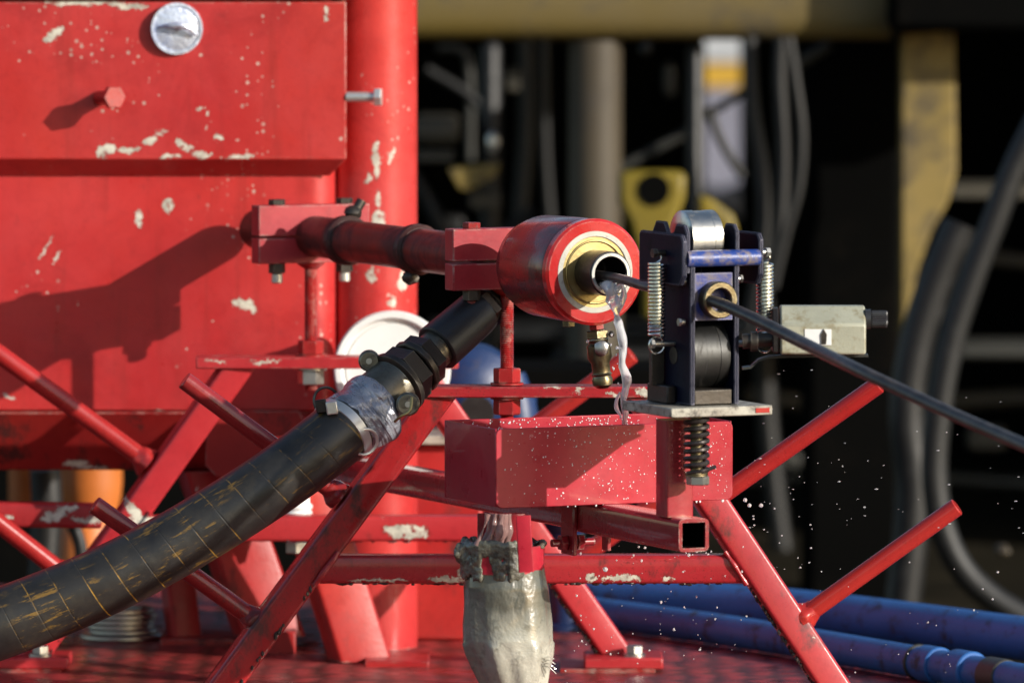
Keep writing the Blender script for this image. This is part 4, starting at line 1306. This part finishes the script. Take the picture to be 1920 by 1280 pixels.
# ------------------------------------------------------------------ blue pipes on the deck edge
def blue_pipe(pts, r, label, joints):
    t = Thing("drill_pipe", label, "pipe", pts[0], group="blue pipes lying on the deck edge")
    b = BM(); path(b, pts, r, 32, smooth=6); t.part("pipe", b, M['pipeblue'])
    for (k, w, rr_, mt) in joints:
        p = pts[-2].lerp(pts[-1], k) if k <= 1 else pts[-1]
        d = (pts[-1] - pts[-2]).normalized()
        b = BM(); cyl(b, p, p + d * w, r * rr_, 32, bev=.002); t.part("joint", b, mt)
zc_ = .045
def onz(px, py, z):
    a = (px - 960) / F; bb = (640 - py) / F
    d = Vector((a, math.cos(PITCH) + bb * math.sin(PITCH), -math.sin(PITCH) + bb * math.cos(PITCH)))
    return CAM + d * ((z - CAM.z) / d.z)
blue_pipe([onz(1010, 1108, .037), onz(1480, 1143, .037), onz(1920, 1197, .037), onz(2100, 1220, .037)], .0360, "thick blue steel pipe, the farther of the two on the deck edge", [])
blue_pipe([onz(1080, 1143, .028), onz(1380, 1184, .028), onz(1700, 1237, .028), onz(2050, 1297, .028)], .0255, "thinner blue pipe with ringed couplings, nearer of the two on the deck edge", [(.06, .006, 1.12, M['greyrod']), (.10, .045, 1.15, M['pipeblue']), (.27, .05, 1.22, M['pipeblue']), (.45, .05, 1.1, M['greyrod'])])
b = BM(); hexa(b, onz(1240, 1182, 0.0), onz(1240, 1182, 0.0) + ZZ * .022, .016); cyl(b, onz(1240, 1182, 0) + ZZ * .022, onz(1240, 1182, 0) + ZZ * .03, .008, 14)
solo("deck_bolt", b, M['stud'], "small red bolt standing on the deck beside the blue pipes", "bolt", onz(1240, 1182, 0))

# ------------------------------------------------------------------ things under / behind the tank
ob = Thing("orange_drum", "orange plastic drum seen under the tank behind the rear frame leg", "drum", Vector((P(172, 900, 2.4).x, 2.4, 0)))
b = BM(); oc = Vector((P(172, 900, 2.4).x, 2.4, P(172, 965, 2.4).z))
lathe(b, oc, ZZ, [(0, .044), (.03, .052), (.06, .055), (.14, .055)], 40); ob.part("drum_body", b, M['orange'])
b = BM(); lathe(b, Vector((oc.x - .01, 2.4, 0)), ZZ, [(0, .06), (.03, .06), (oc.z - .01, .05), (oc.z, .035)], 32); ob.part("drum_foot", b, M['orange'])
b = BM(); lathe(b, P(45, 960, 2.5), ZZ, [(0, .028), (.12, .028)], 24); solo("orange_bottle", b, M['orange'], "narrow orange container at the left edge under the tank", "container", P(45, 960, 2.5))
b = BM(); path(b, [P(85, 880, 2.2), P(88, 960, 2.2), P(80, 1100, 2.2)], .028, 20); solo("black_post", b, M['bghose2'], "black upright tube under the tank between the orange containers", "tube", P(85, 1100, 2.2))
b = BM(); path(b, [P(118, 955, 2.0), P(140, 990, 2.0), P(152, 1040, 2.0), P(140, 1100, 2.0), P(110, 1150, 2.0)], .012, 16); solo("black_hose_loop", b, M['bghose2'], "thin black hose looping down in front of the orange drum", "hose", P(130, 1150, 2.0))
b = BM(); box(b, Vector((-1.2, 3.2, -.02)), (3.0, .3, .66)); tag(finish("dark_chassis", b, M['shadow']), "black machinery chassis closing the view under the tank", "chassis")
bpy.data.objects["dark_chassis"]  # keeps its place on the ground behind the deck

# ------------------------------------------------------------------ the rig behind
RY = 5.0
def bgbox(name, l, r, t, btm, Y, d, mat, label, cat, bev=.02, group=None):
    a, c = P(l, t, Y), P(r, btm, Y)
    bb = BM(); box(bb, Vector(((a.x + c.x) / 2, Y + d / 2, (a.z + c.z) / 2)), (c.x - a.x, d, a.z - c.z))
    return solo(name, bb, mat, label, cat, Vector(((a.x + c.x) / 2, Y + d / 2, c.z)), bev=bev, group=group)
# back wall in four pieces around the gap through which the far truck shows
bw = Thing("rig_shade_housing", "black rig housing added far behind the machine to shade the background, open towards the viewer, with a narrow gap", "rig", Vector((.5, 9, G)))  # added housing; its near-black walls stand in for background shade
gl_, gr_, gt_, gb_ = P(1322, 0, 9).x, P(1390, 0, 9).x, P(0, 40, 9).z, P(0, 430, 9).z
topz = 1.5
def bwp(x0_, x1_, z0_, z1_, y0_=9, y1_=9.1, nm="shade_wall_plate"):
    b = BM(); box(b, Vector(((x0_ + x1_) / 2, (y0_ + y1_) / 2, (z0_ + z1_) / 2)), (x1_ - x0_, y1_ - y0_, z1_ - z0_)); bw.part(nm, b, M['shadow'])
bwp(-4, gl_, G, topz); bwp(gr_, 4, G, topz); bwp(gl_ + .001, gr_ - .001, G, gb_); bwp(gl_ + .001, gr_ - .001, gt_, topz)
bwp(-4, 4, topz + .001, topz + .08, 5.2, 9.1, "shade_roof_plate")  # roof out of view, added to keep the background in shade
bwp(3.4, 3.48, G, topz, 5.2, 8.99, "side_plate")  # side wall out of view, added to block sun from the right

b = BM(); sqtube(b, P(600, 8, RY), P(1668, 8, RY), S(132, RY), .16, c=.045)
solo("yellow_beam", b, M['yellow'], "dirty yellow horizontal steel beam across the top of the background", "beam", P(1200, 70, RY))
b = BM(); cyl(b, P(1116, 76, RY), P(1116, 1160, RY), S(50, RY), 40); solo("tan_column", b, M['tan'], "tan round steel column under the yellow beam, behind the red gland", "column", P(1116, 1160, RY))
b = BM(); prism(b, [P(*p, RY) for p in ((1690, 62), (1790, 55), (1794, 320), (1778, 380), (1748, 430), (1722, 500), (1700, 600), (1690, 640))], Vector((0, .12, 0)))
solo("yellow_bracket", b, M['yellowr'], "faded yellow steel upright narrowing to a point, upper right background", "upright", P(1740, 640, RY), bev=.008)
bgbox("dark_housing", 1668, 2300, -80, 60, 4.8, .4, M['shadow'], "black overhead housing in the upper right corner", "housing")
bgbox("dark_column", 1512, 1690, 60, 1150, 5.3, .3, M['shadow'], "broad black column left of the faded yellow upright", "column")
bgbox("slim_post", 1288, 1320, 76, 1100, 5.0, .05, M['bghose2'], "slim black post behind the roller box", "post")
bgbox("black_strut", 900, 940, 76, 700, 5.6, .05, M['bghose2'], "dim black strut left of the tan column", "strut")
def bghose(name, pts, r, mat, label, Y=5.0, cat="hose", group=None):
    b = BM(); path(b, [P(x, y, Y) for x, y in pts], S(r, Y), 20); solo(name, b, mat, label, cat, P(*pts[-1], Y), group=group)
bghose("hanging_hose", [(1405, 70), (1410, 200), (1428, 330), (1430, 450), (1405, 620)], 14, M['hosebg'], "grey hose hanging right of the bright gap", 4.9, group="grey hoses hanging from the yellow beam")
bghose("hanging_hose", [(1465, 70), (1462, 150), (1468, 300), (1462, 430), (1440, 520), (1420, 640)], 13, M['hosebg'], "middle grey hose bending left low down, right of the gap", 4.85, group="grey hoses hanging from the yellow beam")
bghose("hanging_hose", [(1480, 70), (1492, 150), (1504, 250), (1498, 350), (1474, 440), (1450, 540)], 9, M['hosebg'], "thin outer grey hose bulging to the right", 4.8, group="grey hoses hanging from the yellow beam")
bghose("thick_hose", [(1960, 200), (1905, 310), (1862, 420), (1820, 530), (1785, 640), (1762, 760), (1752, 880), (1765, 980), (1800, 1060), (1860, 1120), (1960, 1180)], 25, M['hosebg'], "thick grey hose curving down the right edge of the picture", 3.6)
bghose("dark_hose", [(1800, 420), (1750, 540), (1715, 660), (1700, 780), (1712, 900), (1706, 1020), (1690, 1160)], 34, M['bghose2'], "thick black hose left of the grey one", 3.9)
bghose("grey_bar", [(1160, 316), (1300, 242)], 9, M['greyrod'], "grey diagonal bar left of the slim post", 5.2, "bar", "grey diagonal bars behind the roller box")
bghose("grey_bar", [(1320, 220), (1396, 172)], 8, M['greyrod'], "short grey diagonal bar crossing the bright gap", 5.2, "bar", "grey diagonal bars behind the roller box")
bghose("grey_bar", [(1480, 130), (1556, 84)], 11, M['greyrod'], "grey diagonal bar end right of the hanging hoses", 5.2, "bar", "grey diagonal bars behind the roller box")
bghose("curved_line", [(1330, 200), (1345, 250), (1372, 300), (1392, 330)], 9, M['bghose2'], "black curved line across the lower part of the bright gap", 5.1, "hose")
bghose("dim_brace", [(800, 130), (880, 180), (925, 240), (930, 330)], 10, M['hosebg'], "dim grey bent brace right of the red pillar", 6.0, "brace")
bghose("dim_brace", [(770, 320), (810, 390), (850, 460)], 14, M['hosebg'], "dim grey sloping brace just behind the rusty pipe", 5.6, "brace")
bghose("dim_brace", [(900, 470), (1000, 395)], 12, M['bghose2'], "black sloping brace above the front clamp", 5.8, "brace")
bgbox("beige_box", 770, 862, 222, 272, 5.5, .3, M['beige'], "dull beige box right of the red pillar", "box")
bgbox("beige_ledge", 780, 850, 286, 304, 5.5, .3, M['beige'], "thin beige ledge below the dull beige box", "ledge", .004)
b = BM(); prism(b, [P(*p, 5.4) for p in ((840, 318), (938, 308), (930, 330), (880, 358), (862, 356))], Vector((0, .1, 0)))
solo("tan_plate", b, M['yellowr'], "small tan triangular plate between the pillar and the tan column", "plate", P(880, 358, 5.4), bev=.004)
bgbox("grey_bracket", 880, 938, 362, 392, 5.5, .12, M['beige'], "dim bracket below the tan triangular plate", "bracket", .004)
b = BM(); blob(b, P(924, 268, 5.3), .016, (.8, .8, 1.4)); solo("glinting_fitting", b, M['bright'], "small glinting metal fitting in the dark left of the tan column", "fitting", P(924, 275, 5.3))
b = BM(); blob(b, P(1211, 92, 5.3), .014, (.9, .8, 1.1)); solo("round_fitting", b, M['greyrod'], "small round grey fitting just under the yellow beam", "fitting", P(1211, 96, 5.3))
# yellow block
yb = Thing("yellow_block", "bright yellow casting with a dark hole behind the gland", "block", P(1225, 560, 4.6))
b = BM()
outer = [(1168, 322), (1280, 322), (1286, 332), (1284, 372), (1266, 420), (1250, 520), (1250, 600), (1205, 600), (1205, 520), (1180, 420), (1160, 380), (1160, 332)]
prism(b, [P(x, y, 4.6) for x, y in outer], Vector((0, .08, 0))); yb.part("casting", b, M['yblock'], bev=.012)
b = BM(); q = P(1226, 356, 4.6); cyl(b, q + Vector((0, -.004, 0)), q + Vector((0, .02, 0)), S(31, 4.6), 28); yb.part("hole_shade_disc", b, M['shadow'])  # solid near-black disc painting the shade of the hole
b = BM(); prism(b, [P(x, y, 4.7) for x, y in ((1310, 365), (1335, 375), (1375, 405), (1385, 440), (1330, 440), (1310, 420))], Vector((0, .06, 0)))
solo("yellow_flange", b, M['yblock'], "yellow flange peeping out above the roller box", "flange", P(1345, 440, 4.7), bev=.01)
bgbox("pale_plank", 1782, 2100, 346, 374, 5.6, .2, M['beige'], "pale brown plank at the right edge behind the thick hose", "plank", .006)
bgbox("grey_channel", 1772, 2200, 640, 674, 5.4, .15, M['greyrod'], "grey steel channel at the right edge behind the cable", "channel", .01)
bgbox("dark_sill", 800, 1700, 612, 640, 6.2, .3, M['bghose2'], "long dark sill crossing behind the roller box", "sill", .01)
bgbox("dark_sill", 1040, 1260, 655, 690, 6.0, .3, M['bghose2'], "short dark sill behind the drain cock", "sill", .01)
# dim fittings and pipe runs inside the housing
rg = random.Random(21)
def rigpipe(pts, r_, Y, mat, nm="pipe_run"):
    b = BM(); path(b, [P(x, y, Y) for x, y in pts], S(r_, Y), 14); bw.part(nm, b, mat)
rigpipe([(985, 60), (988, 240), (975, 420)], 16, 7.0, M['hosebg'])
rigpipe([(1020, 60), (1024, 300), (1040, 500)], 9, 6.6, M['hosebg'])
rigpipe([(820, 90), (860, 92), (880, 130), (882, 300)], 8, 6.4, M['greyrod'])
rigpipe([(940, 470), (1060, 466), (1180, 480)], 9, 6.5, M['hosebg'])
rigpipe([(1520, 480), (1600, 470), (1700, 500), (1800, 480), (2000, 500)], 14, 7.2, M['tan'])
rigpipe([(1560, 90), (1580, 400), (1570, 700), (1600, 1000)], 12, 7.0, M['hosebg'])
rigpipe([(1430, 560), (1440, 800), (1470, 1060)], 20, 6.6, M['bghose2'])
rigpipe([(1400, 740), (1600, 760), (1920, 745), (2100, 750)], 16, 7.5, M['tan'])
rigpipe([(1400, 900), (1650, 890), (1920, 905), (2100, 900)], 11, 7.2, M['greyrod'])
for (x, y, w_, h_, Y, mt) in ((960, 150, 30, 40, 6.5, 'beige'), (840, 420, 60, 30, 6.6, 'hosebg'), (1255, 150, 20, 60, 6.8, 'greyrod'), (1560, 240, 60, 24, 7, 'tan'), (1350, 690, 50, 26, 6.2, 'tan'), (1640, 640, 60, 60, 7.2, 'hosebg'), (1850, 820, 70, 40, 7, 'beige'), (1480, 860, 40, 30, 6.8, 'greyrod'), (1880, 1030, 26, 16, 3.4, 'tan')):
    b = BM(); box(b, P(x, y, Y), (S(w_, Y), .1, S(h_, Y))); bw.part("bracket", b, M[mt], bev=.008)
# far truck in sunlight
ft = Thing("far_truck", "sunlit white and yellow truck glimpsed through the gap", "truck", Vector((P(1356, 0, 14).x, 14.3, G)))
def ftb(t, bt, mat, nm, y=14.0):
    a, c = P(1240, t, y), P(1470, bt, y); b = BM(); box(b, Vector(((a.x + c.x) / 2, y + .4, (a.z + c.z) / 2)), (c.x - a.x, .8, a.z - c.z)); ft.part(nm, b, mat, bev=.01)
ftb(-40, 118, M['farwhite'], "cab"); ftb(119, 166, M['faryel'], "stripe", 14.01); ftb(167, 460, M['fargrey'], "lower_panel")
for wx in (1280, 1420):
    b = BM(); q = P(wx, 470, 14.0); q.z = G + .25; cyl(b, q + Vector((0, -.1, 0)), q + Vector((0, .1, 0)), .25, 32, bev=.03); ft.part("wheel", b, M['rubber'])
